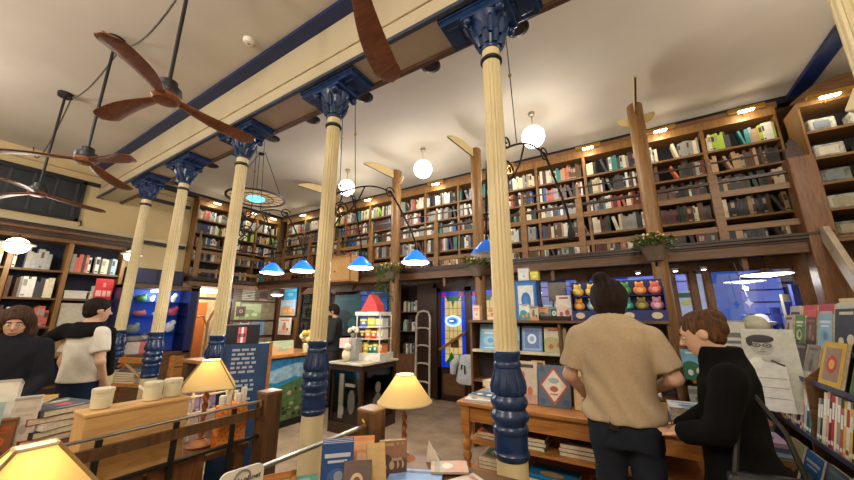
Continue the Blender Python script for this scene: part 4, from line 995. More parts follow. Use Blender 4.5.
# window spot lamp: white flat pendant outside light row
t = thing('disc_pendant', 'flat bright pendant lamp hanging inside the big right window', 'lamp', (1.50, 5.75, 2.12))
MB().lathe([(0, .26), (.008, .27), (.02, .2), (.05, .05), (.08, .03)], mat('pendant_white', (206, 202, 190), .35), n=28).build('lamp_shade', t, smooth=True)
MB().lathe([(-.03, .04), (-.02, .10), (.0, .24)], mat('lit_bulb', (255, 246, 226), .4, emit=8), n=24).build('bulb', t, smooth=True)
MB().tube([(0, 0, .07), (0, 0, .28)], .008, BLACK, n=6).build('cord', t)
L = bpy.data.lights.new('pendant_glow', 'POINT'); L.energy = 2.5; L.color = (.9, .94, 1); L.shadow_soft_size = .03
lo = bpy.data.objects.new('pendant_glow', L); C.objects.link(lo); lo.parent = t; lo.location = (0, 0, -.1)
for i, (x, y) in enumerate(((.95, 6.05), (.62, 6.05), (.15, 6.05))):
    t = thing('downlight', 'small white downlight above the right windows, %s from the big pane' % ORD[i], 'lamp', (x, y, 2.30), 0, 'small window downlights')
    MB().lathe([(-.04, .03), (-.035, .04), (0, .04)], WHITE, n=14).build('housing', t); MB().lathe([(-.045, .026), (-.04, .028)], mat('lit_spot', (240, 244, 255), .4, emit=14), n=12).build('lens', t)
# blue poster glowing beyond middle windows
t = thing('shop_poster', 'blue lit poster seen through the window left of the man', 'poster', (-.35, 6.6, 2.02))
MB().bb(-.34, .34, 0, .02, -.25, .25, mat('poster_blue', (40, 80, 190), .5, emit=.7)).bb(-.2, .3, -.01, 0, -.16, .08, mat('poster_pale', (150, 184, 236), .5, emit=.8)).build('panel', t)
MB().bb(-.02, .02, .02, .06, -2.1, .25, BLACK).build('post', t)
t = thing('window_display', 'shelf of pale packages lit behind the window right of the nearest column', 'display', (-1.07, 6.62, 1.1))
MB().bb(-.3, .3, 0, .2, -1.1, .56, WOODD).build('stand', t)
for k in range(5): MB().bb(-.26 + k * .1, -.18 + k * .1, 0, .12, .56, .72 + .05 * (k % 3), plain((176, 158, 124))).build('package', t)

# ---------------------------------------------------------------- dark glazing and posters left of the cabinet
def poster(label, x, y, z, w, h, c, style, cols, rz=0, frame_c=None, emit=0, name='poster'):
    t = thing(name, label, 'poster', (x, y, z), rz)
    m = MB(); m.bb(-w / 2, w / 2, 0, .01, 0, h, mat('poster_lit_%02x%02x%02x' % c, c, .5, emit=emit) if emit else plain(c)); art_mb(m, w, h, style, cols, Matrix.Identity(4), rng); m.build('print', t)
    if frame_c:
        f = MB(); b = .025; f.bb(-w / 2 - b, w / 2 + b, -.01, .012, h, h + b, plain(frame_c)).bb(-w / 2 - b, w / 2 + b, -.01, .012, -b, 0, plain(frame_c)).bb(-w / 2 - b, -w / 2, -.01, .012, 0, h, plain(frame_c)).bb(w / 2, w / 2 + b, -.01, .012, 0, h, plain(frame_c)); f.build('frame', t)
    return t
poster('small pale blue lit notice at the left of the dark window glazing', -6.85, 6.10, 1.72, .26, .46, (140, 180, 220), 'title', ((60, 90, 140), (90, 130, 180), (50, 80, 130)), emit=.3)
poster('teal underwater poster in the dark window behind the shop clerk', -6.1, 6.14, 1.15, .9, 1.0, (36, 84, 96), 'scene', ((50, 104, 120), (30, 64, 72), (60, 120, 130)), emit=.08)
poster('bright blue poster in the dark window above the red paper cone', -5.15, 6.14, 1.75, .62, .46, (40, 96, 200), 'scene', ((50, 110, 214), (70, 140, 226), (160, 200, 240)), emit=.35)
# corner shelves with sky blue files, right of the wall maps
poster('turquoise slatted print at the corner right of the wall maps', -8.35, 6.12, 2.08, .55, .34, (60, 150, 200), 'bands', ((90, 190, 226), (60, 160, 210), (120, 200, 230)), emit=.15)  # blue light on the slats is put into its colour and glow
poster('watercolour view of orange rooftops right of the map rack post', -8.4, 6.12, 1.66, .62, .40, (170, 190, 206), 'scene', ((160, 186, 210), (206, 150, 90), (216, 170, 110)), frame_c=(150, 170, 180))
poster('white print with orange drawings below the rooftop watercolour', -8.42, 6.08, 1.14, .5, .42, (216, 210, 196), 'figure', ((206, 120, 80), (220, 176, 140), (190, 90, 60)), frame_c=(206, 200, 190))

# map rack on the left wall (prints face the room)
t = thing('map_rack', 'dark wooden rack holding maps and prints on the back left wall', 'rack', (XL, 5.4, 0))
m = MB(); m.bb(.0, .03, -.6, .75, .85, 2.42, mat('rack_back', (150, 132, 104), .8)); m.build('back_panel', t)
for z in (1.10, 1.52, 2.04): MB().bb(.0, .09, -.62, .78, z - .03, z, WOODD).build('ledge', t)
for y in (-.62, .74): MB().bb(0, .07, y, y + .05, .85, 2.42, WOODD).build('upright', t)
for q in range(7): MB().bb(.03, .045, -.58, .74, 2.09 + q * .045, 2.105 + q * .045, WOODD).build('slat', t)
PR = [(4.93, 1.54, .34, .46, (196, 200, 130), 'scene', ((206, 206, 150), (170, 186, 110), (220, 214, 160)), 'yellow-green map, left one in the middle row of the map rack'),
      (5.42, 1.54, .58, .42, (168, 182, 128), 'scene', ((186, 196, 150), (140, 160, 100), (206, 206, 170)), 'wide green relief map, right one in the middle row of the map rack'),
      (5.13, 1.62, .24, .26, (86, 62, 48), 'frame', ((120, 90, 66), (80, 56, 44), (180, 150, 110)), 'small dark framed chart hung between the two green maps'),
      (5.30, 2.06, .36, .28, (206, 200, 176), 'title', ((170, 160, 130), (214, 206, 180), (150, 140, 110)), 'cream print in the top row of the map rack'),
      (5.75, 2.06, .24, .24, (110, 84, 80), 'figure', ((150, 60, 60), (190, 180, 170), (80, 60, 60)), 'small brown-red print in the top row of the map rack'),
      (5.28, 1.12, .26, .38, (206, 196, 190), 'figure', ((60, 50, 60), (200, 170, 160), (150, 60, 60)), 'white print with a dark figure in the bottom row of the map rack'),
      (5.68, 1.08, .38, .42, (120, 150, 180), 'frame', ((140, 170, 196), (110, 146, 180), (190, 206, 214)), 'blue globe map in the bottom row of the map rack')]
for y, z, w, h, c, st, cs, l in PR: poster(l, XL + (.035 if z != 1.62 else .06), y, z, w, h, c, st, cs, PI / 2, name='map_print')
poster('white notice with a red square left of the map rack', XL + .0, 4.74, 1.95, .34, .42, (206, 206, 202), 'bands', ((206, 206, 202), (180, 50, 50), (190, 60, 60)), PI / 2, name='notice')

# bright doorway on the left wall
t = thing('doorway', 'lit cream doorway with orange door, under the left gallery', 'doorway', (XL, 4.45, 0))
m = MB(); m.bb(-.02, .08, -.5, -.40, 0, 2.55, WOODM).bb(-.02, .08, .40, .5, 0, 2.55, WOODM).bb(-.02, .08, -.5, .5, 2.45, 2.55, WOODM).bb(-.02, .06, -.4, .4, 2.02, 2.08, WOODM); m.build('frame', t)
m = MB(); wl = mat('lit_room_wall', (226, 206, 170), .8); m.bb(-1.3, -1.28, -.8, .8, 0, 2.6, wl).bb(-1.3, -.15, -.82, -.8, 0, 2.6, wl).bb(-1.3, -.15, .8, .82, 0, 2.6, wl).bb(-1.3, -.15, -.8, .8, 2.6, 2.62, wl); m.build('back_room', t)
m = MB(); m.bb(-1.27, -1.22, -.05, .42, 0, 2.0, plain((196, 112, 52))); m.build('orange_door', t)
m = MB(); m.bb(-.18, -.12, -.36, .36, 2.2, 2.3, mat('lit_fluorescent', (255, 250, 236), .4, emit=6)); m.build('strip_light', t)
L = bpy.data.lights.new('strip_glow', 'POINT'); L.energy = 25; L.color = (1, .93, .82); L.shadow_soft_size = .3
lo = bpy.data.objects.new('strip_glow', L); C.objects.link(lo); lo.parent = t; lo.location = (-.6, 0, 2.2)
t = thing('coat_stand', 'curved wooden coat stand with a white garment in the lit doorway', 'stand', (XL - .1, 4.42, 0))
MB().tube([(0, 0, 0), (0, 0, 1.5), (0, .1, 1.75), (0, .24, 1.8)], .03, OAK, n=8).build('pole', t, smooth=True)
MB().tube([(0, 0, 1.35), (0, -.14, 1.62), (0, -.26, 1.6)], .025, OAK, n=8).build('hook', t, smooth=True)
m = MB(); m.ball((0, .18, 1.15), (.06, .13, .42), plain((226, 216, 200), .9), 14, 10); m.build('garment', t, smooth=True)

# ---------------------------------------------------------------- blue toy display case by the left wall
t = thing('display_case', 'brown display case with a bright blue lit interior on the left', 'cabinet', (-8.25, 3.02, 0), R(90))
BLB = mat('bright_blue_backing', (24, 80, 190), .5, emit=.08, scale=3)  # back panel given a faint glow of its own to look lit
m = MB(); m.bb(-.62, .62, -.02, .5, 0, .86, WOODM); m.build('base_cabinet', t)
m = MB(); m.bb(-.64, -.50, -.04, .5, .86, 2.22, mat('navy_case', (26, 34, 84), .4)).bb(.50, .64, -.04, .5, .86, 2.22, mat('navy_case', (26, 34, 84), .4)).bb(-.64, .64, -.04, .5, 2.16, 2.24, WOODM).bb(-.64, .64, -.04, .5, .84, .90, WOODM); m.build('case', t)
MB().bb(-.5, .5, .46, .5, .9, 2.16, BLB).build('back_panel', t)
for z in (1.28, 1.62, 1.9): MB().bb(-.5, .5, .05, .45, z - .006, z, glass('shelf_glass', (190, 214, 240), .3)).build('glass_shelf', t)
for q in range(3): MB().bb(.30, .56, -.04, -.02, .12 + q * .24, .33 + q * .24, OAK).build('drawer', t)
MB().bb(-.06, .06, -.07, .46, 2.12, 2.15, mat('lit_tube_cool', (220, 236, 255), .5, emit=6)).build('case_light', t)
L = bpy.data.lights.new('case_glow', 'POINT'); L.energy = 7; L.color = (.75, .86, 1); L.shadow_soft_size = .1
lo = bpy.data.objects.new('case_glow', L); C.objects.link(lo); lo.parent = t; lo.location = (0, .12, 2.05)
def in_case(lx, ly, z): return (-8.25 - ly, 3.02 + lx, z)
TOY = [(-.28, 1.90, (70, 130, 70), (.11, .08, .07), 'green toy creature on the top glass shelf of the blue case'), (-.10, 1.90, (190, 200, 180), (.06, .05, .06), 'small pale toy on the top glass shelf of the blue case'),
       (.30, 1.90, (230, 224, 206), (.05, .03, .09), 'white card toy at the right of the top glass shelf'), (-.25, 1.62, (220, 120, 100), (.12, .06, .05), 'orange-pink toy on the second glass shelf of the blue case'), (.02, 1.62, (200, 210, 220), (.07, .05, .04), 'pale grey toy on the second glass shelf of the blue case'),
       (.32, 1.62, (210, 80, 110), (.09, .06, .09), 'pink-red round toy at the right of the second glass shelf'), (-.32, 1.28, (150, 170, 160), (.13, .07, .09), 'grey-green boxed toy on the lower glass shelf of the blue case'), (.30, 1.28, (226, 230, 240), (.10, .06, .11), 'white toy at the right of the lower glass shelf')]
for lx, z, c, r_, l in TOY:
    o = thing('toy_figure', l, 'toy', in_case(lx, .25, z + .002))
    MB().ball((0, 0, r_[2]), (r_[1], r_[0], r_[2]), plain(c), 14, 8).build('body', o, smooth=True); MB().ball((.02, r_[0] * .5, r_[2] * 1.8), r_[2] * .55, plain(tuple(min(255, v * 1.15) for v in c)), 10, 6).build('head', o, smooth=True)
o = thing('toy_zebra_box', 'white gift box with a pink ribbon at the bottom of the blue case', 'box', in_case(-.14, .2, .902), R(90)); MB().bb(-.3, .3, -.12, .12, 0, .22, plain((214, 204, 190))).build('carton', o); MB().bb(-.06, .06, -.125, .125, 0, .224, plain((206, 110, 120))).build('ribbon', o)
o = thing('soft_toy', 'grey and white striped soft toy lying on the white gift box', 'toy', in_case(-.26, .2, 1.126)); MB().ball((0, 0, .06), (.08, .2, .07), plain((150, 150, 146)), 14, 8).ball((0, .14, .09), (.07, .08, .07), plain((220, 216, 206)), 12, 8).build('body', o, smooth=True); MB().ball((.05, .18, .15), (.02, .03, .04), plain((90, 90, 90)), 8, 5).build('ear', o, smooth=True)
# low things above the case and wooden tool shelf
t = thing('upper_cupboard', 'dark navy cupboard panel above the blue display case', 'cabinet', (XL + .2, 3.0, 2.26)); MB().bb(-.2, .25, -.5, .5, 0, .34, mat('navy_cupboard', (22, 26, 50), .5)).build('cabinet', t); MB().bb(.25, .27, -.45, -.02, .04, .30, mat('navy_door', (22, 28, 66), .4)).build('door', t); MB().bb(.25, .27, .02, .45, .04, .30, mat('navy_door', (22, 28, 66), .4)).build('door', t)
t = thing('low_rack', 'low wooden trestle rack of dark folders before the blue display case', 'rack', (-6.95, 2.35, 0), R(20))
for s in (-1, 1): MB().bb(s * .5 - .025, s * .5 + .025, -.2, -.15, 0, .98, OAK).build('leg', t); MB().bb(s * .5 - .025, s * .5 + .025, .15, .2, 0, .98, OAK).build('leg', t)
MB().bb(-.55, .55, -.2, -.16, .90, .98, OAK).build('rail', t); MB().tube([(-.48, -.18, .62), (0, -.18, .9)], .02, OAK, n=6).build('brace', t); MB().tube([(.48, -.18, .62), (0, -.18, .9)], .02, OAK, n=6).build('brace', t); MB().bb(-.55, .55, -.22, .22, .56, .60, OAK).build('shelf', t)
for k in range(5): cover_book('dark folder lying on the low trestle rack, %s from the bottom' % ORD[k], (-6.95 + .01 * k, 2.33, .60 + k * .034), R(20 + rng.uniform(-8, 8)), .5, .34, .032, (30, 40 + 5 * k, 44), 'bands', ((50, 70, 76), (40, 50, 56), (80, 90, 90)), flat=True, name='folder', cat='folder')
disc_pendant('lit white disc lamp at the left edge, before the brown bookcase', -8.42, .98, 2.73, .21)
disc_pendant('white disc lamp half hidden behind the farthest column', -8.42, 2.44, 2.79, .17)

# ---------------------------------------------------------------- counter with painted front
CX = -4.63
t = thing('shop_counter', 'wooden shop counter whose front is painted with a mountain valley', 'counter', (CX, 3.2, 0))
m = MB(); m.bb(-.62, -.03, -.85, .85, 0, 1.0, WOODD); m.build('body', t); MB().bb(-.66, .06, -.9, .9, 1.0, 1.045, OAK).build('worktop', t, bevel=.006); MB().bb(-.03, .0, -.85, .85, 0, .10, BLACK).build('plinth', t)
mu = MB(); mt = lambda n, c: mat('mural_' + n, c, .5, scale=12, amount=.25)
mu.bb(-.03, -.005, -.85, .85, .10, .98, mt('sky', (46, 130, 190)))
Tm = Matrix.Translation((-.004, 0, 0)) @ Matrix.Rotation(PI / 2, 4, 'Z') @ Matrix.Rotation(PI / 2, 4, 'X')
mu.prism([(-.85, .62), (-.85, .80), (-.5, .84), (-.1, .80), (.2, .86), (.45, .90), (.65, .86), (.85, .80), (.85, .6)], .002, mt('snow', (150, 186, 204)), Tm)
mu.prism([(-.85, .40), (-.85, .66), (-.4, .72), (.1, .64), (.4, .7), (.85, .62), (.85, .4)], .004, mt('lake', (40, 140, 180)), Tm)
mu.prism([(-.85, .10), (-.85, .44), (-.3, .50), (.0, .46), (.2, .60), (.5, .66), (.85, .74), (.85, .10)], .006, mt('valley', (84, 112, 66)), Tm)
r2 = random.Random(3)
for k in range(70):
    y = r2.uniform(-.35, .82); z = r2.uniform(.14, .30 + .4 * max(0, (y + .3)) * .8); mu.ball((.004, y, z), (.004, r2.uniform(.02, .05), r2.uniform(.015, .035)), mt(['rock', 'moss', 'dark'][k % 3], [(176, 156, 120), (96, 110, 60), (46, 52, 36)][k % 3]), 7, 5)
mu.build('painted_panel', t)
# things on the counter
t = thing('monitor', 'black computer monitor with a small red and white picture on its back', 'monitor', (-4.55, 2.62, 1.045), R(94))
m = MB(); m.bb(-.27, .27, -.03, .02, .12, .46, BLACK); m.build('housing', t, bevel=.01); MB().bb(-.03, .03, -.01, .03, 0, .16, BLACK).build('stand', t); MB().bb(-.12, .12, -.08, .08, 0, .015, BLACK).build('foot', t)
m = MB(); m.bb(-.06, .06, -.034, -.031, .22, .42, plain((190, 80, 90))); m.bb(-.015, .015, -.037, -.034, .22, .42, plain((236, 226, 216))); m.bb(-.05, .05, -.037, -.034, .29, .34, plain((120, 30, 50))); m.build('sticker', t)
cover_book('long pale leaflet strip standing along the painted counter\'s top', (-4.62, 3.22, 1.046), R(94), .68, .20, .02, (200, 190, 150), 'scene', ((170, 186, 150), (206, 160, 110), (150, 160, 140)), lean=R(8), name='leaflet', cat='leaflet')
t = thing('flower_toy', 'yellow and cream flower ornament on the counter beside the second column', 'ornament', (-4.60, 3.76, 1.045)); m = MB(); m.lathe([(0, .05), (.12, .06), (.14, .05)], plain((206, 196, 150)), n=14); m.build('pot', t, smooth=True)
for k in range(7): MB().ball((.07 * math.cos(k), .07 * math.sin(k), .2 + .05 * (k % 3)), .05, plain([(226, 206, 140), (240, 232, 206), (206, 170, 80)][k % 3]), 10, 7).build('bloom', t, smooth=True)
# blue chalkboard sign
t = thing('chalkboard_sign', 'deep blue sign board with pale lettering and wooden edge, behind the lamp', 'sign', (-2.68, 1.62, 0), R(60))
NB = mat('sign_board_blue', (34, 74, 126), .6)
Tm = Matrix.Rotation(R(-4), 4, 'X')
MB().bb(-.17, .16, -.012, .012, .12, 1.385, NB, Tm).build('board', t)
MB().bb(.16, .185, -.025, .025, .0, 1.395, OAK, Tm).build('frame_post', t); MB().bb(-.19, -.17, -.025, .025, .0, 1.37, NB, Tm).build('frame_post', t)
for q in range(13):
    r3 = random.Random(q); x = -.11; m = MB()
    if q in (6, 10): continue
    while x < .05:
        l = r3.uniform(.02, .06); m.bb(x, min(.07, x + l), -.015, -.0125, 1.33 - q * .034, 1.348 - q * .034, plain((176, 190, 210)), Tm); x += l + .014
    m.build('lettering', t)
t = thing('back_brace', 'slim wooden prop leg behind the blue sign board', 'prop', (-2.74, 1.78, 0), R(60)); MB().tube([(0, .16, 0), (0, -.02, 1.2)], .015, OAK, n=6).build('leg', t); MB().bb(-.05, .05, -.02, .0, 1.1, 1.14, STEEL).build('hinge', t)

# ---------------------------------------------------------------- glazed cabinet
GX, GY = -3.34, 3.72
t = thing('glass_cabinet', 'dark wooden glazed cabinet with black and white photographs inside its doors', 'cabinet', (GX, GY, 0))
m = MB(); m.bb(-.62, 0, 0, .8, 0, .14, WOODD).bb(-.62, 0, 0, .8, .84, .92, WOODD).bb(-.62, -.58, 0, .8, .14, .84, WOODD)
for x, y in ((-.05, 0), (-.62, 0), (-.05, .75)): m.bb(x, x + .05, y, y + .05, .14, .84, WOODD)
m.build('carcass', t); MB().bb(-.65, .03, -.03, .83, .92, .95, mat('pale_counter_top', (196, 186, 164), .4)).build('worktop', t, bevel=.005)
MB().bb(-.57, -.05, .02, .026, .14, .84, GLASS).build('glass_door', t); MB().bb(-.026, -.02, .05, .75, .14, .84, GLASS).build('glass_side', t)
m = MB(); m.bb(-.56, -.06, .05, .06, .14, .84, BLACK); m.build('lining', t)
m = MB(); m.bb(-.56, -.2, .6, .7, .3, .32, WOODM); m.build('shelf', t)
def bw(label, M, w, h, dark, seed):
    o = thing('photograph', label, 'photograph', M.to_translation(), M.to_euler().z)
    m = MB(); m.bb(-w / 2, w / 2, 0, .008, 0, h, plain((90, 90, 88) if dark else (196, 194, 188))); r_ = random.Random(seed); A = plain((206, 204, 198) if dark else (70, 70, 70)); B = plain((130, 130, 128))
    m.bb(-w * .38, -w * .2, -.004, 0, h * .05, h * .95, A); m.ball((-w * .26, -.002, h * .2), (w * .16, .003, h * .16), A, 12, 6); m.ball((w * .18, -.003, h * .4), (w * .16, .003, h * .26), B, 12, 6); m.bb(-w * .1, w * .3, -.005, -.001, h * .7, h * .76, A)
    m.build('print', o)
bw('black and white street photograph inside the cabinet\'s left glass door', Matrix.Translation((GX - .29, GY + .030, .16)), .44, .66, True, 1)
o = thing('photograph', 'black and white portrait photograph inside the cabinet\'s right glass side', 'photograph', (GX - .03, GY + .40, .22), R(90))
m = MB(); m.bb(-.24, .24, 0, .008, 0, .60, plain((104, 104, 104))); m.ball((0, -.003, .36), (.06, .004, .08), plain((200, 198, 190)), 12, 8); m.prism([(-.12, 0), (.12, 0), (.10, .2), (.03, .28), (-.03, .28), (-.10, .2)], .004, plain((186, 184, 178)), Matrix.Translation((0, -.001, 0)) @ Matrix.Rotation(PI / 2, 4, 'X')); m.build('print', o)
MB().bb(-.17, .17, -.002, .008, 0, .03, plain((206, 60, 110))).build('pink_strip', o)
# white tiered stand with coloured boxes and red paper cone
SX, SY = -3.58, 4.24
t = thing('tiered_stand', 'white three-tier counter stand on the glazed cabinet, topped by a red cone', 'stand', (SX, SY, .95), R(8)); t.scale = (.86, .86, .86)
WP = mat('white_plastic', (222, 216, 204), .4)
MB().bb(-.30, .28, -.24, .24, 0, .12, WP).build('base', t, bevel=.006)
for x, y in ((-.26, -.2), (.24, -.2), (-.26, .2), (.24, .2)): MB().tube([(x, y, .12), (x, y, .80)], .012, WP, n=6).build('post', t)
for z in (.37, .58): MB().bb(-.28, .26, -.22, .22, z - .012, z, WP).build('tier', t)
MB().bb(-.29, .22, -.23, .23, .78, .85, WP).build('top', t, bevel=.004)
rowc = [[((196, 60, 44), 'red'), ((226, 206, 70), 'yellow'), ((40, 110, 96), 'dark teal'), ((60, 140, 120), 'green'), ((224, 130, 70), 'orange')], [((110, 50, 40), 'maroon'), ((230, 140, 60), 'orange'), ((210, 70, 50), 'scarlet'), ((226, 216, 200), 'cream')], [((90, 120, 180), 'blue'), ((220, 216, 60), 'lemon'), ((206, 206, 200), 'pale grey')]]
for r_, (z, cs) in enumerate(zip((.121, .371, .581), rowc)):
    for k, (c, n_) in enumerate(cs):
        w = .5 / len(cs) * .9
        dx = -.24 + (k + .5) * .5 / len(cs); p = Matrix.Rotation(R(8), 4, 'Z') @ Vector((dx * .86, -.12, 0))
        carton('%s game box on the %s tier of the white counter stand' % (n_, ['bottom', 'middle', 'top'][r_]), SX + p.x, SY + p.y, .95 + z * .86, w * .86, .18, .135 + .02 * (k % 2), c, 'bands', ((226, 216, 110), tuple(int(v * .7) for v in c), (236, 226, 206)), rz=R(8))
t = thing('paper_cone', 'red cone with folded peak on top of the white tiered stand', 'cone', (SX - .03, SY, .95 + .86 * .85), R(8)); t.scale = (.8, .8, .8)
MB().prism([(-.24, 0), (.18, 0), (.15, .14), (.06, .27), (-.02, .36), (-.06, .30), (-.16, .12)], .3, plain((196, 60, 58), .7), Matrix.Translation((0, .15, 0)) @ Matrix.Rotation(PI / 2, 4, 'X')).build('cone', t, bevel=.02); MB().bb(-.25, .2, -.16, .16, -.0, .02, plain((150, 44, 42))).build('brim', t)
t = thing('card_machine', 'grey boxy counter machine with a pink label beside the white tiered stand', 'machine', (-3.80, 3.98, .95), R(10)); t.scale = (.62, .8, .72)
MB().bb(-.16, .2, -.12, .12, 0, .46, plain((150, 150, 146), .4)).build('housing', t, bevel=.01); MB().bb(-.22, .06, -.18, -.12, .26, .46, plain((216, 190, 180))).build('label_board', t); MB().ball((-.02, -.123, .40), (.05, .01, .04), plain((206, 70, 80)), 10, 6).build('emblem', t)
t = thing('soft_toy', 'small cream soft toy sitting on the cabinet beside the grey machine', 'toy', (-3.72, 3.78, .952)); MB().ball((0, 0, .09), (.07, .06, .09), plain((214, 200, 170), .9), 12, 8).build('body', t, smooth=True); MB().ball((.03, -.01, .21), .055, plain((220, 206, 180), .9), 12, 8).build('head', t, smooth=True)
t = thing('paper_flowers', 'bunch of white paper flowers standing on the grey counter machine', 'flowers', (-3.80, 3.99, 1.283)); MB().lathe([(0, .03), (.06, .04), (.07, .035)], plain((120, 110, 96)), n=12).build('vase', t)
for k in range(6): MB().ball((.07 * math.cos(k * 1.1), .05 * math.sin(k * 1.1), .10 + .02 * (k % 3)), .035, plain((226, 216, 200)), 8, 6).build('bloom', t, smooth=True)
# grey jacket hanging by the stained glass door on a chair
t = thing('jacket', 'light grey jacket draped over a stand before the stained glass door', 'jacket', (-2.42, 5.3, 0))
t.scale = (.85, .85, .85)
GJ = mat('grey_cloth', (182, 186, 188), .9, scale=30, bump=.2)
m = MB(); m.lathe([(.62, .20), (.66, .24), (.80, .22), (.95, .20), (1.05, .21), (1.12, .17), (1.16, .08)], GJ, n=20, T=Matrix.Diagonal((1.15, .6, 1, 1))); m.build('body', t, smooth=True)
MB().tube([(.18, -.04, 1.10), (.26, -.10, .95), (.24, -.12, .72), (.18, -.12, .55)], [.07, .075, .07, .06], GJ, n=10).build('sleeve', t, smooth=True); MB().tube([(-.18, -.04, 1.10), (-.28, -.10, .98), (-.30, -.10, .80)], [.07, .08, .06], GJ, n=10).build('sleeve', t, smooth=True)
MB().tube([(-.10, -.14, .9), (-.08, -.16, .98), (-.02, -.16, .97), (-.02, -.15, .82)], .014, BLACK, n=6).build('strap', t, smooth=True)
t = thing('stool', 'dark wooden stand hidden under the grey jacket', 'stool', (-2.42, 5.3, 0)); t.scale = (.85, .85, .85); MB().lathe([(0, .14), (.03, .14), (.05, .03), (1.06, .025)], WOODD, n=14).build('pole', t); MB().bb(-.16, .16, -.02, .02, 1.05, 1.08, WOODD).build('hanger_bar', t)

t = thing('disc_pendant', 'small lit lamp under the gallery at the corner beside the map rack', 'lamp', (-7.85, 5.35, 2.16))
MB().lathe([(0, .15), (.02, .17), (.05, .13), (.10, .04), (.12, .03)], mat('pendant_white', (206, 202, 190), .35), n=24).build('lamp_shade', t, smooth=True)
MB().ball((0, 0, .0), (.13, .13, .04), mat('lit_bulb', (255, 246, 226), .4, emit=6), 20, 10).build('bulb', t, smooth=True)
MB().tube([(0, 0, .11), (0, 0, .14)], .012, BLACK, n=6).build('cord', t)
L = bpy.data.lights.new('pendant_glow', 'POINT'); L.energy = 34; L.color = (1, .97, .92); L.shadow_soft_size = .12
lo = bpy.data.objects.new('pendant_glow', L); C.objects.link(lo); lo.parent = t; lo.location = (0, 0, -.12)
# ---------------------------------------------------------------- stairwell railing, foreground
NEW = mat('newel_wood', (104, 74, 48), .4, kind='wood', c2=(70, 48, 30), scale=6, stretch=(6, 6, .8))
RAIL = mat('rail_steel', (150, 144, 132), .3, .6)
def newel(label, x, y, top):
    t = thing('newel_post', label, 'post', (x, y, 0))
    MB().bb(-.055, .055, -.055, .055, 0, top - .012, NEW).build('shaft', t, bevel=.006)
    MB().bb(-.058, .058, -.058, .058, top - .014, top, mat('newel_cap', (150, 116, 78), .35, kind='wood', scale=6)).build('cap', t, bevel=.005)
    MB().tube([(-.012, -.058, top - .05), (.008, -.064, top - .06), (.012, -.064, top - .08), (-.006, -.058, top - .11)], .008, BRASS, n=6).build('brass_hook', t)
newel('square newel post right of the stairwell, beside the bigger table lamp', -1.29, 1.53, 1.115)
newel('square newel post left of the stairwell, in front of the mountain mural', -2.10, 1.455, 1.13)
t = thing('stair_rail', 'pale metal rail sloping toward the viewer from the right newel post', 'rail', (-1.29, 0, 0))
MB().bb(-.013, .013, .62, 1.48, 1.028, 1.042, RAIL).build('rail', t, bevel=.004)
MB().bb(-.012, .012, 1.24, 1.27, .80, 1.025, BLACK).build('support', t)
MB().bb(-.022, .022, .80, .85, 0, 1.02, NEW).build('wooden_post', t)
t = thing('stair_balustrade', 'dark panelled balustrade along the far side of the stairwell', 'balustrade', (-2.10, 0, 0))
MB().bb(-.011, .011, -.9, 1.40, 1.07, 1.083, RAIL).build('top_rail', t, bevel=.004)
MB().bb(-.012, .012, -.9, 1.40, .985, 1.035, NEW).build('rail_board', t)
MB().bb(-.014, .014, -.9, 1.40, .868, .882, BLACK).build('lower_rail', t)
for y in (.33, .63, .93, 1.23): MB().bb(-.008, .008, y - .012, y + .012, .1, 1.065, BLACK).build('iron_bar', t)
for k in range(6): 
    y0 = -.55 + k * .28; MB().bb(-.04, -.025, y0, y0 + .26, .08, .86, mat('balustrade_panel', (124, 76, 44), .4, kind='wood', c2=(84, 50, 28), scale=5, stretch=(5, 5, .8))).build('panel', t)
MB().bb(-.045, -.02, -.9, 1.30, .0, .08, WOODD).build('skirting', t)
# books and goods seen low beyond the balustrade end
low_stack('pale book in the low pile at the foot of the left newel post', -2.36, 1.62, .0, 5, [(190, 186, 176), (120, 110, 100), (210, 206, 196)], .24, .30, th=.06)
# sign board fixed on the rail
t = thing('sign_board', 'white rounded sign board with dark lettering hung on the stair rail', 'sign', (-1.27, .80, .985), R(80))
m = MB(); w, h, r_ = .15, .17, .025; pts = []
for cx, cz, a0 in ((w / 2 - r_, h / 2 - r_, 0), (-w / 2 + r_, h / 2 - r_, 90), (-w / 2 + r_, -h / 2 + r_, 180), (w / 2 - r_, -h / 2 + r_, 270)):
    for q in range(5): pts.append((cx + r_ * math.cos(R(a0 + q * 22.5)), cz + r_ * math.sin(R(a0 + q * 22.5))))
m.prism(pts, .008, plain((226, 220, 206), .5), Matrix.Rotation(PI / 2, 4, 'X')); m.build('board', t)
m = MB(); ring = [(.027 * math.cos(2 * PI * k / 24), -.010, .027 * math.sin(2 * PI * k / 24) + .052) for k in range(25)]; m.tube(ring, .003, plain((130, 134, 140)), n=5)
text_mb(m, 'lonely planet', .024, plain((36, 40, 52)), Matrix.Translation((0, -.0095, .048)) @ Matrix.Rotation(PI / 2, 4, 'X'), shear=.25); m.build('lettering', t)

# ---------------------------------------------------------------- book table next to the viewer
t = thing('front_table', 'brown wooden table of travel books nearest the viewer', 'table', (-.86, .75, 0))
MB().bb(-.36, .42, -.85, .97, .825, .86, WOODM).build('tabletop', t, bevel=.006)
for x in (-.30, .36):
    for y in (-.78, .9): MB().bb(x - .03, x + .03, y - .03, y + .03, 0, .825, WOODM).build('leg', t)
MB().bb(-.32, .38, -.8, -.78, .70, .825, WOODM).bb(-.32, .38, .90, .92, .70, .825, WOODM).bb(-.33, -.31, -.8, .92, .70, .825, WOODM).bb(.37, .39, -.8, .92, .70, .825, WOODM).build('apron', t)
ZT = .862
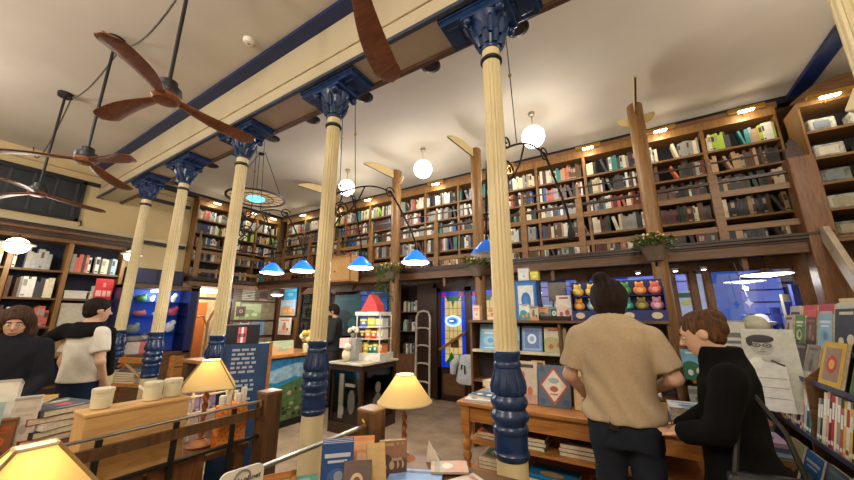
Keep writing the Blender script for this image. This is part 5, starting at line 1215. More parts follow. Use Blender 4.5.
# table lamps with barley twist stems
SHC = translucent('parchment_shade', (230, 210, 156), .05, .7, .40)
def table_lamp(label, x, y, z, s=1.0, sides=32, rot=0.0, power=1.6, top=1.0, deep=1.0):
    t = thing('table_lamp', label, 'lamp', (x, y, z), rot, 'parchment table lamps')
    MB().lathe([(0, .065 * s), (.012, .068 * s), (.02, .06 * s), (.03, .035 * s), (.045, .022 * s), (.05, .026 * s)], mat('lamp_base_wood', (150, 96, 56), .35, kind='wood', scale=6), n=24).build('base', t, smooth=True)
    n = 14; zs = [i / 60 for i in range(61)]; vs = []; fs = []
    for u in zs:
        for k in range(n):
            a = 2 * PI * k / n; r_ = (.0125 + .0035 * math.cos(2 * a + u * 34)) * s
            vs.append((r_ * math.cos(a), r_ * math.sin(a), .05 + u * .245 * s))
    for i in range(60):
        for k in range(n): k2 = (k + 1) % n; fs.append((i * n + k, i * n + k2, (i + 1) * n + k2, (i + 1) * n + k))
    m = MB(); m.add(vs, fs, mat('twist_wood', (132, 78, 44), .35, kind='wood', scale=6)); m.ball((0, 0, .05 + .25 * s), .022 * s, mat('twist_wood', (132, 78, 44)), 14, 8); m.build('twisted_stem', t, smooth=True)
    z0, z1 = .30 * s, .44 * s; rb, rt = (.150 * s, .05 * s) if sides > 8 else (.185 * s, .062 * s * top)
    m = MB(); vs = []; fs = []; n = sides
    for off, (za, ra), (zb, rb_) in ((0, (z0, rb), (z1, rt)), (1, (z0, rb - .003), (z1, rt - .003))):
        for q in range(7):
            u = q / 6; zz = za + (zb - za) * u; rr = ra + (rb_ - ra) * u + (.006 * s * (1 - u) if (q == 0 and False) else 0)
            for k in range(n): a = 2 * PI * (k + .5) / n; vs.append((rr * math.cos(a), rr * math.sin(a), zz))
    for off in (0, 1):
        for q in range(6):
            for k in range(n):
                k2 = (k + 1) % n; b = off * 7 * n; f = (b + q * n + k, b + q * n + k2, b + (q + 1) * n + k2, b + (q + 1) * n + k)
                fs.append(tuple(reversed(f)) if off else f)
    for k in range(n): k2 = (k + 1) % n; fs.append((6 * n + k, 6 * n + k2, 13 * n + k2, 13 * n + k)); fs.append((k2, k, 7 * n + k, 7 * n + k2))
    m.add(vs, fs, SHC); m.build('lamp_shade', t, smooth=sides > 8).scale.x = deep
    tr = MB(); TRM = plain((206, 190, 150), .6)
    for zz, rr in ((z0, rb), (z1, rt)):
        ring = [(rr * math.cos(2 * PI * (k + .5) / n), rr * math.sin(2 * PI * (k + .5) / n), zz) for k in range(n + 1)]; tr.tube(ring, .004 * s, TRM, n=5)
    if sides <= 8:
        for k in range(n): a = 2 * PI * (k + .5) / n; tr.tube([(rb * math.cos(a), rb * math.sin(a), z0), (rt * math.cos(a), rt * math.sin(a), z1)], .0035 * s, plain((150, 118, 70), .6), n=5)
    tr.build('shade_trim', t).scale.x = deep
    MB().ball((0, 0, .36 * s), .03 * s, mat('lit_warm_bulb', (255, 226, 170), .4, emit=10), 12, 8).build('bulb', t, smooth=True)
    L = bpy.data.lights.new('lamp_glow', 'POINT'); L.energy = power; L.color = (1, .89, .68); L.shadow_soft_size = .04
    lo = bpy.data.objects.new('lamp_glow', L); C.objects.link(lo); lo.parent = t; lo.location = (0, 0, .385 * s + .02)
    return t
table_lamp('round parchment table lamp on the front table, right of the newel post', -1.14, 1.63, ZT - .02)
table_lamp('panelled parchment table lamp behind the balustrade, left of the newel post', -2.36, 1.19, .83, 1.13, 4, R(-28 - 45 + 45))
table_lamp('close-up parchment lampshade at the bottom left corner', -1.08, .225, ZT, 1.09, 4, R(0), .8, .62, .55)

def upright(label, x, y, rz, w, h, th, base, style, cols, lean=0.06, spine=None, z=ZT, group=None): return cover_book(label, (x, y, z), R(rz), w, h, th, base, style, cols, lean=lean, spine=spine, group=group, name='travel_book')
for k in range(3):
    d = k * .022
    upright('dark-spined copy behind the front blue travel book, %s in line' % ORD[k + 1] if k else 'blue travel book with white title, front copy in the nearest row', -1.165 - d * .70, 1.165 + d * .70, 45, .135, .20, .02, (44, 82, 148), 'title', ((206, 214, 230), (70, 110, 176), (160, 170, 190)), 0.02, (34, 38, 52))
upright('orange book leaning between the blue books and the beige ones', -1.185, 1.34, 40, .12, .17, .025, (222, 150, 96), 'bands', ((230, 170, 120), (206, 130, 80), (226, 180, 140)), .25)
upright('brown book with a pale square emblem lying against the blue books', -1.05, 1.16, 38, .12, .15, .02, (84, 60, 52), 'frame', ((92, 66, 56), (84, 58, 50), (196, 166, 126)), .5)
upright('plain beige book leaning in front of the paperback stack', -1.06, 1.31, 50, .085, .17, .012, (206, 172, 116), 'bands', ((204, 170, 114), (202, 168, 112), (206, 174, 120)), .35)
for k in range(3):
    upright('%s paperback with a brown cover in the upright row before the newel post' % ORD[k], -1.085 + k * .016, 1.42 + k * .018, 42, .085, .15, .022, (126, 84, 62) if k == 2 else (176, 160, 130), 'scene', ((150, 110, 86), (96, 66, 54), (190, 160, 120)), .02, (150, 140, 130))
upright('teal travel book low behind the sign board', -1.19, .99, 52, .14, .12, .02, (60, 130, 140), 'scene', ((90, 160, 160), (40, 110, 130), (150, 190, 180)), .3)
for (x, y, rz, w, h, c, st, cs, l, z) in ((-.93, 1.40, 24, .25, .30, (110, 150, 206), 'scene', ((130, 170, 226), (180, 190, 200), (90, 110, 150)), 'blue and white travel brochure flat on the front table', 0),
                                (-.86, 1.62, -60, .13, .18, (196, 170, 160), 'bands', ((206, 160, 140), (150, 160, 150), (226, 220, 210)), 'pinkish brochure lying over the blue one on the front table', .022),
                                (-.72, 1.47, -30, .22, .28, (206, 190, 176), 'figure', ((170, 130, 120), (220, 206, 190), (150, 160, 160)), 'cream brochure at the right end of the front table', 0),
                                (-.70, 1.38, 20, .18, .24, (180, 196, 190), 'title', ((120, 140, 140), (206, 190, 170), (90, 110, 110)), 'pale green brochure at the front table\'s near edge', 0),
                                (-.95, 1.22, 64, .18, .22, (110, 120, 110), 'scene', ((160, 170, 160), (96, 106, 96), (206, 206, 196)), 'grey-green book lying at the bottom centre of the picture', 0)):
    cover_book(l, (x, y, ZT + z * .6), R(rz), w, h, .009, c, st, cs, flat=True, name='brochure', cat='brochure')
t = thing('folded_card', 'white folded card standing up behind the travel brochures', 'card', (-.97, 1.66, ZT)); m = MB(); m.prism([(-.05, 0), (.05, 0), (-.03, .10)], .003, plain((216, 206, 190)), Matrix.Rotation(PI / 2, 4, 'X')); m.prism([(-.05, 0), (.05, 0), (-.03, .10)], .003, plain((206, 196, 180)), Matrix.Translation((0, .03, 0)) @ Matrix.Rotation(R(110), 4, 'X')); m.build('card', t)
t = thing('framed_picture', 'small brown wooden frame edge beside the rail post and sign', 'frame', (-1.20, .90, ZT), R(60)); f = MB(); f.bb(-.07, .07, 0, .015, 0, .02, OAK).bb(-.07, .07, 0, .015, .14, .16, OAK).bb(-.07, -.05, 0, .015, 0, .16, OAK).bb(.05, .07, 0, .015, 0, .16, OAK); f.build('frame', t, rot=(R(-14), 0, 0)); MB().bb(-.05, .05, .008, .012, .02, .14, plain((196, 166, 126))).build('picture', t, rot=(R(-14), 0, 0))

# ---------------------------------------------------------------- table beyond the balustrade
t = thing('side_table', 'brown table behind the balustrade carrying the wooden box and lamp', 'table', (-2.55, .4, 0))
MB().bb(-.40, .38, -.7, .99, .80, .83, WOODM).build('tabletop', t)
for x in (-.36, .34):
    for y in (-.66, .94): MB().bb(x - .03, x + .03, y - .03, y + .03, 0, .80, WOODM).build('leg', t)
t = thing('plywood_display_box', 'long plywood display box on the table behind the balustrade', 'box', (-2.27, .805, .832))
MB().bb(-.08, .08, -.212, .212, .0, .315, PLY).build('carcass', t, bevel=.003); MB().bb(-.085, .085, -.217, .217, .315, .33, PLY).build('top', t, bevel=.003)
for i, (y, x) in enumerate(((.665, -2.29), (.865, -2.27), (.965, -2.29))):
    o = thing('cream_jar', ['cream lidded jar at the left end of the plywood box', 'middle cream lidded jar on the plywood box', 'rightmost cream lidded jar on the plywood box'][i], 'jar', (x, y, 1.163), 0, 'cream jars on the plywood box')
    MB().lathe([(0, .034), (.005, .040), (.072, .042), (.076, .040)], plain((216, 206, 176), .4), n=20).build('jar', o, smooth=True); MB().lathe([(.076, .044), (.092, .044), (.094, .040)], plain((224, 216, 190), .4), n=20).build('lid', o, smooth=True)
# floral boxes of white paper rolls by the newel post
FLO = mat('floral_print', (206, 60, 44), .6, c2=(226, 176, 70), scale=60)
for i, (x, y) in enumerate(((-2.22, 1.235), (-2.30, 1.32), (-2.21, 1.325))):
    o = thing('floral_bag', '%s red and gold floral wrapped bundle with white roll tops, behind the balustrade' % ['left', 'middle', 'right'][i], 'parcel', (x, y, .832))
    MB().bb(-.035, .035, -.038, .038, 0, .24, FLO).build('wrapping', o, bevel=.008)
    for q in range(2): MB().lathe([(0, .017), (.05 + .03 * ((i + q) % 2), .018), (.055 + .03 * ((i + q) % 2), .014)], plain((224, 216, 200)), c=(0, -.018 + .036 * q, .24), n=12).build('white_roll', o, smooth=True)
# white wire rack with lilac booklets
t = thing('wire_rack', 'white wire rack of lilac booklets behind the small table lamp', 'rack', (-2.62, 1.18, .832))
for z in (.06, .16, .26): MB().tube([(.12, -.22, z), (.12, .22, z)], .008, WP, n=6).build('wire', t)
for y in (-.22, 0, .22): MB().tube([(.12, y, 0), (.12, y, .3), (-.1, y, .34)], .008, WP, n=6).build('upright', t)
for k in range(4): cover_book('lilac booklet in the white wire rack, %s from the left' % ORD[k], (-2.60, 1.02 + k * .105, .90), R(90), .10, .22, .01, (150 + 10 * (k % 2), 130, 190), 'scene', ((170, 150, 206), (206, 196, 220), (120, 100, 170)), lean=.15, name='booklet', cat='booklet')

# pile on the table farther left
t = thing('book_counter', 'low table heaped with books and magazines at the left edge', 'table', (-3.35, .45, 0))
MB().bb(-.42, .42, -.55, .62, .85, .89, WOODM).build('tabletop', t); MB().bb(-.38, .38, -.5, .56, 0, .85, WOODD).build('cabinet', t)
PC = [((196, 60, 70), 'red-titled'), ((60, 56, 60), 'black'), ((216, 206, 196), 'pale'), ((150, 60, 80), 'wine red'), ((70, 80, 90), 'slate')]
for k, (c, n_) in enumerate(PC): cover_book('%s magazine in the heap at the left edge, %s from the bottom' % (n_, ORD[k]), (-3.15, .66 + .01 * k, .892 + k * .036), R(100 + rng.uniform(-14, 14)), .26, .34, .034, c, 'title', ((226, 216, 206), (90, 80, 90), (206, 80, 90)), flat=True, name='magazine', cat='magazine')
for k, (c, n_) in enumerate((((120, 160, 170), 'sea green'), ((206, 200, 186), 'off-white'))): cover_book('%s flat booklet at the front of the left book heap' % n_, (-3.02, .88, .892 + k * .022), R(80 + 20 * k), .24, .30, .02, c, 'bands', ((90, 120, 170), (190, 206, 120), (226, 226, 220)), flat=True, name='booklet', cat='booklet')
cover_book('yellow papers lying on top of the left book heap', (-3.3, .60, 1.075), R(60), .2, .26, .02, (196, 150, 60), 'bands', ((206, 160, 70), (226, 206, 170), (190, 140, 60)), flat=True, name='paper_stack', cat='papers')
carton('tall white slanted card box with small black letters at the left edge', -3.10, .36, .892, .30, .16, .36, (220, 214, 200), 'bands', ((222, 216, 202), (218, 212, 198), (216, 210, 196)), rz=R(75), lean=.25)
carton('white upright booklet box in front of the left book heap', -3.0, .55, .892, .10, .05, .26, (224, 214, 200), 'title', ((206, 196, 180), (226, 220, 206), (190, 180, 170)), rz=R(70))
carton('orange and brown card box at the left edge', -2.98, .46, .892, .12, .06, .16, (150, 96, 56), 'title', ((206, 90, 40), (220, 110, 50), (140, 90, 60)), rz=R(70))
cover_book('pale teal book with red and black print at the far left edge', (-2.96, .36, .892), R(78), .2, .26, .02, (170, 196, 200), 'figure', ((60, 60, 70), (206, 70, 60), (196, 210, 210)), lean=.1)

# ---------------------------------------------------------------- stepped rack on the right
t = thing('stepped_rack', 'stepped brown book rack at the right edge with blue shelf lips', 'rack', (1.0, 3.3, 0))
SL = mat('blue_shelf_lip', (58, 64, 92), .4)
ryl, ryh = -.55, 1.62
tiers = [(-.12, .40), (.0, .75), (.08, 1.13), (.20, 1.36), (.32, 1.41)]
for k, (dx, z) in enumerate(tiers):
    MB().bb(dx, dx + .16, ryl, ryh, z - .02, z, SL).build('shelf', t)
    if k < 4: MB().bb(dx - .01, dx, ryl, ryh, z - .02, z + .015, SL).build('shelf_lip', t)
m = MB(); m.bb(.22, .56, ryl, ryh, 0, 1.10, WOODD).bb(.36, .56, ryl, ryh, 1.10, 1.385, WOODD); m.build('carcass', t)
for y in (ryl + .02, .42, 1.12, ryh):
    MB().prism([(.0, .72), (.0, .40), (.56, .40), (.56, 1.40), (.30, 1.39), (.04, 1.15), (.02, .80)], .018, WOODM, Matrix.Translation((0, y, 0)) @ Matrix.Rotation(PI / 2, 4, 'X')).build('side_panel', t)
# helper: face-out book on the rack (faces -x, leans back)
def rack_book(label, y, tier, w, h, th, base, style, cols, dz=0, dx=0, lean=.34, rzj=0): return cover_book(label, (1.0 + tiers[tier][0] + .012 + dx, y, tiers[tier][1] + .002 + dz), R(-90 + rzj), w, h, th, base, style, cols, lean=lean)
FB = [(3.52, 2, .31, .31, (206, 166, 70), 'frame', ((206, 170, 80), (150, 130, 110), (190, 60, 60)), 'yellow framed art book on the blue lip of the right rack'),
      (3.10, 2, .30, .36, (60, 92, 50), 'scene', ((90, 120, 50), (70, 110, 60), (206, 200, 80)), 'dark green plant book at the right picture edge'),
      (3.82, 2, .19, .27, (130, 120, 114), 'figure', ((90, 84, 80), (170, 160, 150), (110, 100, 96)), 'grey photo book beside the yellow framed book on the rack'),
      (4.06, 2, .22, .27, (96, 90, 90), 'figure', ((150, 144, 140), (70, 66, 66), (130, 122, 116)), 'dark grey photo book second from the yellow framed book'),
      (4.34, 2, .17, .30, (206, 180, 70), 'bands', ((226, 200, 90), (190, 100, 60), (96, 120, 70)), 'narrow yellow and orange book on the rack by the portrait poster'),
      (4.62, 2, .2, .24, (150, 150, 130), 'scene', ((110, 120, 90), (180, 170, 140), (206, 196, 160)), 'olive book at the far end of the blue-lipped tier'),
      (3.50, 3, .30, .30, (56, 62, 74), 'scene', ((66, 72, 84), (56, 62, 74), (206, 196, 170)), 'charcoal book with a white bird on the upper tier of the rack'),
      (3.80, 3, .22, .27, (140, 176, 196), 'title', ((206, 220, 226), (120, 160, 186), (90, 130, 160)), 'pale blue book beside the charcoal bird book'),
      (3.14, 3, .26, .28, (126, 140, 120), 'bands', ((180, 180, 160), (110, 120, 100), (206, 200, 180)), 'sage book at the right end of the upper tier'),
      (4.04, 3, .18, .24, (110, 84, 76), 'figure', ((150, 120, 110), (90, 66, 60), (170, 150, 140)), 'brown book in the middle of the upper tier'),
      (4.26, 3, .19, .26, (90, 140, 80), 'title', ((226, 220, 196), (206, 196, 170), (80, 120, 70)), 'green and white book on the upper tier of the rack'),
      (4.50, 3, .19, .26, (196, 186, 170), 'figure', ((150, 90, 70), (206, 196, 176), (120, 90, 80)), 'cream and brown book at the far end of the upper tier'),
      (4.74, 4, .26, .30, (216, 210, 200), 'title', ((90, 80, 76), (206, 196, 180), (150, 90, 80)), 'white book with grey letters, leftmost in the topmost row of the rack'),
      (4.42, 4, .27, .30, (206, 92, 92), 'bands', ((216, 110, 108), (196, 84, 84), (230, 190, 180)), 'coral red book in the topmost row of the rack'),
      (4.12, 4, .26, .30, (190, 92, 100), 'title', ((226, 180, 176), (180, 84, 92), (206, 120, 120)), 'rose red book beside the coral one, topmost row'),
      (3.80, 4, .30, .30, (190, 192, 176), 'title', ((80, 80, 84), (200, 200, 184), (130, 150, 120)), 'pale grey-green book with dark letters, right in the topmost row')]
for y, ti, w, h, b, st, cs, l in FB: rack_book(l, y, ti, w, h, .022, b, st, cs, lean=.30 if ti < 3 else .2)
cover_book('cream box file standing beside the sloping stair board', (1.50, 4.02, 1.387), R(-70), .20, .36, .08, (206, 190, 150), 'bands', ((208, 192, 152), (206, 190, 150), (204, 188, 148)), name='box_file', cat='file')
# spine-out row on the second tier, tipped back
SP = ['pale blue', 'charcoal', 'teal', 'grey', 'dark green', 'cream', 'pink', 'maroon', 'red', 'cream', 'grey', 'brick red', 'yellow', 'white', 'yellow', 'black', 'grey', 'cream', 'tan', 'maroon', 'navy', 'white', 'orange']
y = 4.90; i = 0
for n_ in SP * 2:
    w = rng.uniform(.028, .05); h = rng.uniform(.28, .36)
    if y - w < 2.80: break
    if any(abs(y - w / 2 - (3.3 + q)) < .045 for q in (.41, 1.11)): y -= .09
    o = bpy.data.objects.new('picture_book', book_mb(w, .2, h, cov(n_), cov('white' if n_ != 'white' else 'red'), hard=True).build('tmp').data); bpy.data.objects.remove(bpy.data.objects['tmp']); C.objects.link(o)
    o.matrix_world = Matrix.Translation((1.0 + .015, y - w / 2, .752)) @ Matrix.Rotation(R(-90), 4, 'Z') @ Matrix.Rotation(-.22, 4, 'X')
    tag(o, '%s picture book, %s from far end, spine row on right rack' % (n_, ORD[i]), 'book', 'spine-out row on the right rack'); y -= w + .002; i += 1
LB = [(3.05, .24, .3, (170, 190, 200), 'scene', ((200, 210, 214), (120, 150, 170), (90, 110, 90)), 'pale mountain book on the lowest tier of the right rack'), (3.34, .26, .28, (60, 76, 90), 'figure', ((90, 100, 110), (40, 50, 60), (150, 140, 120)), 'dark slate book on the lowest tier of the right rack'), (3.64, .26, .27, (40, 100, 160), 'title', ((190, 200, 210), (60, 130, 190), (160, 150, 90)), 'blue book with white title on the lowest tier'), (3.95, .26, .27, (150, 140, 110), 'scene', ((190, 180, 140), (110, 90, 70), (206, 190, 150)), 'tan photo book beside the blue one on the lowest tier'), (4.28, .26, .26, (30, 44, 90), 'bands', ((40, 56, 110), (26, 36, 76), (206, 200, 190)), 'navy book toward the far end of the lowest tier'), (4.6, .26, .26, (180, 170, 150), 'title', ((120, 100, 90), (200, 190, 170), (90, 130, 160)), 'beige book at the far end of the lowest tier')]
for y, w, h, b, st, cs, l in LB: rack_book(l, y, 0, w, h, .025, b, st, cs)
# low table with flat books before the rack's far end
t = thing('low_book_table', 'low table stacked with flat books between the woman and the rack', 'table', (.68, 3.95, 0)); MB().bb(-.24, .16, -.5, .62, .60, .64, WOODM).build('tabletop', t); MB().bb(-.20, .12, -.45, .58, 0, .60, WOODD).build('cabinet', t)
for k, (x, y, n, cs, l) in enumerate(((.68, 4.30, 7, [(206, 60, 60), (220, 214, 200), (196, 70, 70), (226, 220, 206)], 'red and white flat book under the portrait poster'), (.68, 3.98, 6, [(60, 96, 70), (180, 90, 60), (70, 110, 120)], 'green-edged flat book in the middle of the low table'), (.68, 3.64, 3, [(110, 140, 160), (60, 70, 100), (150, 120, 140)], 'blue-grey flat book at the near end of the low table'))):
    low_stack(l, x, y, .642, n, cs, .30, .28, th=.03, rz=R(90))
# portrait poster
t = thing('portrait_poster', 'black and white poster of a person with glasses leaning on a white board', 'poster', (.955, 3.92, .86), R(-12)); t.scale = (1.1, 1.2, .80)
Tm = Matrix.Rotation(R(-3), 4, 'X')
m = MB(); m.bb(-.15, .13, .0, .012, 0, .80, plain((200, 202, 186)), Tm); m.build('board', t)
m = MB(); m.bb(-.16, .05, -.006, 0, 0, .79, plain((196, 196, 188)), Tm)
g1, g2, g3 = plain((52, 52, 50)), plain((178, 178, 170)), plain((226, 226, 220))
m.ball((-.055, -.008, .62), (.062, .003, .085), g2, 18, 10, Tm); m.ball((-.055, -.010, .70), (.075, .003, .042), g1, 16, 8, Tm); m.ball((-.12, -.009, .67), (.018, .003, .05), g1, 10, 6, Tm)
for s in (-1, 1):
    m.tube([(-.055 + s * .03 + .022 * math.cos(q * PI / 6), -.013, .635 + .018 * math.sin(q * PI / 6)) for q in range(13)], .0035, g1, n=5, T=Tm); m.ball((-.055 + s * .03, -.012, .635), (.008, .002, .006), g1, 8, 5, Tm)
m.bb(-.062, -.048, -.014, -.012, .633, .639, g1, Tm); m.bb(-.075, -.035, -.013, -.011, .568, .573, g1, Tm); m.ball((-.055, -.013, .60), (.010, .003, .016), plain((160, 160, 152)), 8, 5, Tm)
m.prism([(-.16, 0), (.05, 0), (.05, .44), (0, .51), (-.11, .51), (-.16, .46)], .003, g3, Tm @ Matrix.Translation((0, -.007, 0)) @ Matrix.Rotation(PI / 2, 4, 'X')); m.ball((-.02, -.012, .50), (.05, .004, .035), g2, 12, 7, Tm); m.tube([(-.02, -.013, .49), (.045, -.013, .44)], .008, g1, n=5, T=Tm)
for z in (.12, .22, .31): m.bb(-.15, .04, -.0115, -.010, z, z + .006, plain((160, 160, 154)), Tm)
m.build('print', t)
# ---------------------------------------------------------------- people (signed distance bodies meshed by surface nets)
def sd_cap(P, a, b, ra, rb):
    a = np.array(a, float); b = np.array(b, float); ba = b - a; L2 = ba @ ba + 1e-12
    pa = P - a; h = np.clip((pa @ ba) / L2, 0, 1)
    return np.sqrt(((pa - h[..., None] * ba) ** 2).sum(-1)) - (ra + (rb - ra) * h)
def sd_ell(P, c, r, rot=None):
    q = P - np.array(c, float)
    if rot is not None: q = q @ np.array(rot)
    r = np.array(r, float); k0 = np.sqrt(((q / r) ** 2).sum(-1)); k1 = np.sqrt(((q / (r * r)) ** 2).sum(-1)) + 1e-9
    return k0 * (k0 - 1.0) / k1
def sd_loft(P, rows):
    rows = np.array(rows, float); z = P[..., 2]; zz = rows[:, 0]
    zc = np.clip(z, zz[0], zz[-1]); g = lambda i: np.interp(zc, zz, rows[:, i])
    rx, ry = g(3), g(4); x = P[..., 0] - g(1); y = P[..., 1] - g(2)
    e = rows.shape[1] > 5
    k = np.sqrt((x / rx) ** 2 + (y / ry) ** 2) + 1e-9
    d = (k - 1) * np.minimum(rx, ry) * .92
    dz = np.maximum(np.maximum(zz[0] - z, z - zz[-1]), 0)
    return np.where(dz > 0, np.sqrt(np.maximum(d, 0) ** 2 + dz ** 2), d)
def smin(a, b, k):
    h = np.clip(.5 + .5 * (b - a) / k, 0, 1); return b + (a - b) * h - k * h * (1 - h)
def sdf_mesh(fn, lo, hi, res):
    lo = np.array(lo); n = np.ceil((np.array(hi) - lo) / res).astype(int) + 1
    gx = [lo[i] + res * np.arange(n[i]) for i in range(3)]
    P = np.stack(np.meshgrid(*gx, indexing='ij'), -1)
    D = fn(P); S = D < 0
    cs = [(i, j, k) for i in (0, 1) for j in (0, 1) for k in (0, 1)]
    def sub(A, c): return A[c[0]:n[0] - 1 + c[0], c[1]:n[1] - 1 + c[1], c[2]:n[2] - 1 + c[2]]
    cnt = np.zeros((n[0] - 1, n[1] - 1, n[2] - 1)); acc = np.zeros(cnt.shape + (3,))
    for a in cs:
        for ax in range(3):
            if a[ax]: continue
            b = list(a); b[ax] = 1
            da, db = sub(D, a), sub(D, b); m = (da < 0) != (db < 0)
            t = np.where(m, da / np.where(m, da - db, 1), 0)
            for i in range(3): acc[..., i] += m * (a[i] + (t if i == ax else 0))
            cnt += m
    act = cnt > 0; idx = -np.ones(cnt.shape, int); idx[act] = np.arange(act.sum())
    ijk = np.argwhere(act); V = lo + res * (ijk + acc[act] / cnt[act][:, None])
    F = []
    for ax in range(3):
        u, v = (ax + 1) % 3, (ax + 2) % 3
        sl0 = [slice(None)] * 3; sl1 = [slice(None)] * 3; sl0[ax] = slice(0, -1); sl1[ax] = slice(1, None)
        A, B = S[tuple(sl0)], S[tuple(sl1)]; E = np.argwhere(A != B)
        ok = (E[:, u] > 0) & (E[:, v] > 0) & (E[:, u] < n[u] - 1) & (E[:, v] < n[v] - 1); E = E[ok]
        fl = A[tuple(E.T)]
        def g(du, dv): q = E.copy(); q[:, u] -= du; q[:, v] -= dv; return idx[tuple(q.T)]
        Q = np.stack([g(1, 1), g(0, 1), g(0, 0), g(1, 0)], 1); Q[~fl] = Q[~fl][:, ::-1]; F.append(Q)
    F = np.concatenate(F); F = F[(F >= 0).all(1)]
    return V, F
def sdf_obj(name, fn, lo, hi, res, m, parent=None):
    V, F = sdf_mesh(fn, lo, hi, res)
    me = bpy.data.meshes.new(name); me.from_pydata(V.tolist(), [], F.tolist()); me.materials.append(m)
    me.polygons.foreach_set('use_smooth', [True] * len(me.polygons)); me.update()
    o = bpy.data.objects.new(name, me); C.objects.link(o)
    if parent is not None: o.parent = parent
    s = o.modifiers.new('soft', 'SMOOTH'); s.factor = .5; s.iterations = 2
    return o
def rotx(a): c, s = math.cos(a), math.sin(a); return np.array([[1, 0, 0], [0, c, -s], [0, s, c]])
def rotz(a): c, s = math.cos(a), math.sin(a); return np.array([[c, -s, 0], [s, c, 0], [0, 0, 1]])
SKIN = mat('skin', (208, 166, 140), .55, amount=.06, scale=12)

def person(label, loc, rz, J, s, head, hair_fn, clothes, skin=SKIN, res=.011, hair_c=(40, 30, 26), face=True):
    """J: joints in metres for a 1.75 m figure, facing +y; s scales; head=(centre, yaw, pitch)"""
    hc = np.array(head[0]); Rh = rotz(head[1]) @ rotx(head[2])
    def hp(v): return hc + Rh @ np.array(v)
    arms = []
    for sd in ('l', 'r'):
        S_, E_, W_ = J['sh' + sd], J['el' + sd], J['wr' + sd]; arms.append((np.array(S_, float), np.array(E_, float), np.array(W_, float)))
    hip = J.get('hip', (0, 0, .95)); torso = J['torso']
    def hand_prims(i):
        S_, E_, W_ = arms[i]; d = W_ - E_; d = d / np.linalg.norm(d); up = np.array(J.get('palm', (0, 0, -1)), float)
        side = np.cross(d, up); side /= np.linalg.norm(side) + 1e-9; nrm = np.cross(side, d); sg = 1 if i else -1
        out = [('c', W_, W_ + d * .045, .027, .030), ('c', W_ + d * .03 + side * .02, W_ + d * .085 + side * .026, .016, .014), ('c', W_ + d * .03 - side * .02, W_ + d * .085 - side * .026, .016, .014)]
        for k, L in enumerate((.070, .080, .075, .058)):
            b = W_ + d * .085 + side * (.030 - .020 * k); mid = b + d * L * .5 - nrm * .008; e = mid + d * L * .38 - nrm * L * .3
            out += [('c', b, mid, .0095, .009), ('c', mid, e, .009, .0075)]
        tb = W_ + d * .03 + side * .028; tm = tb + d * .035 + side * .028; out += [('c', tb, tm, .013, .0115), ('c', tm, tm + d * .032 + side * .004, .0115, .009)]
        return out
    hands = hand_prims(0) + hand_prims(1)
    legs = [(J['hp' + q], J['kn' + q], J['an' + q]) for q in ('l', 'r')]
    def torso_d(P, off=0): return sd_loft(P, [(r[0], r[1], r[2], r[3] + off, r[4] + off) for r in torso])
    def leg_d(P, off=0):
        d = None
        for h_, k_, a_ in legs:
            c = smin(sd_cap(P, h_, k_, .083 + off, .058 + off), sd_cap(P, k_, a_, .056 + off, .04 + off), .03); d = c if d is None else np.minimum(d, c)
        return d
    def arm_d(P, off=0, upto=2.0):
        d = None
        for S_, E_, W_ in arms:
            c = sd_cap(P, S_, S_ + (E_ - S_) * min(1, upto), .050 + off, .050 + off + (.039 - .050) * min(1, upto))
            if upto > 1: c = smin(c, sd_cap(P, E_, E_ + (W_ - E_) * (upto - 1), .038 + off, .038 + off - .012 * (upto - 1)), .02)
            d = c if d is None else np.minimum(d, c)
        return d
    def sleeve_d(P, off, frac, flare=0):
        d = None
        for S_, E_, W_ in arms:
            dr = (E_ - S_) / np.linalg.norm(E_ - S_); cp = S_ + (E_ - S_) * frac
            c = np.maximum(sd_cap(P, S_, E_, .052 + off, .042 + off + flare), (P - cp) @ dr); d = c if d is None else np.minimum(d, c)
        return d
    def head_d(P):
        q = (P - hc) @ Rh
        d = sd_ell(q, (0, -.012, .03), (.078, .098, .092))
        d = smin(d, sd_ell(q, (0, .028, -.045), (.058, .066, .072)), .04)
        d = smin(d, sd_ell(q, (0, .052, -.092), (.028, .026, .024)), .03)
        d = smin(d, sd_cap(q, (0, .088, .015), (0, .112, -.022), .009, .014), .012)
        d = smin(d, sd_ell(q, (0, .085, -.062), (.024, .010, .006)), .008); d = smin(d, sd_ell(q, (0, .083, -.074), (.020, .010, .007)), .008)
        for sx in (-1, 1):
            d = smin(d, sd_ell(q, (sx * .078, -.012, -.005), (.010, .022, .033)), .008); d = smin(d, sd_ell(q, (sx * .03, .082, .028), (.022, .010, .007)), .012)
            d = -smin(-d, sd_ell(q, (sx * .030, .094, .006), (.016, .012, .010)), .01)
        return d
    nb = np.array(J['neck'])
    def body(P):
        d = smin(torso_d(P), leg_d(P), .05); d = smin(d, arm_d(P), .035)
        for h in hands: d = smin(d, sd_cap(P, h[1], h[2], h[3], h[4]), .006)
        for h_, k_, a_ in legs: d = smin(d, sd_cap(P, (a_[0], a_[1] - .03, .045), (a_[0], a_[1] + .13, .035), .042, .034), .03)
        nk = sd_cap(P, nb, hp((0, -.02, -.05)), .056, .054); d = smin(d, nk, .03); d = smin(d, head_d(P), .02)
        return d
    pts = np.array([a for t_ in arms for a in t_] + [hc + np.array((.16, .16, .2)), hc - np.array((.16, .16, .2)), (0.26, .24, .5), (-.26, -.24, -.02)])
    lo = pts.min(0) - .2; hi = pts.max(0) + .2; lo[2] = -.02; hi[2] = hc[2] + .17
    o = sdf_obj('person', body, lo, hi, res, skin); o.location = loc; o.rotation_euler = (0, 0, rz); o.scale = (s, s, s)
    tag(o, label, 'person')
    ctx = dict(torso_d=torso_d, leg_d=leg_d, arm_d=arm_d, sleeve_d=sleeve_d, head_d=head_d, hc=hc, Rh=Rh, hp=hp, nb=nb, legs=legs, arms=arms)
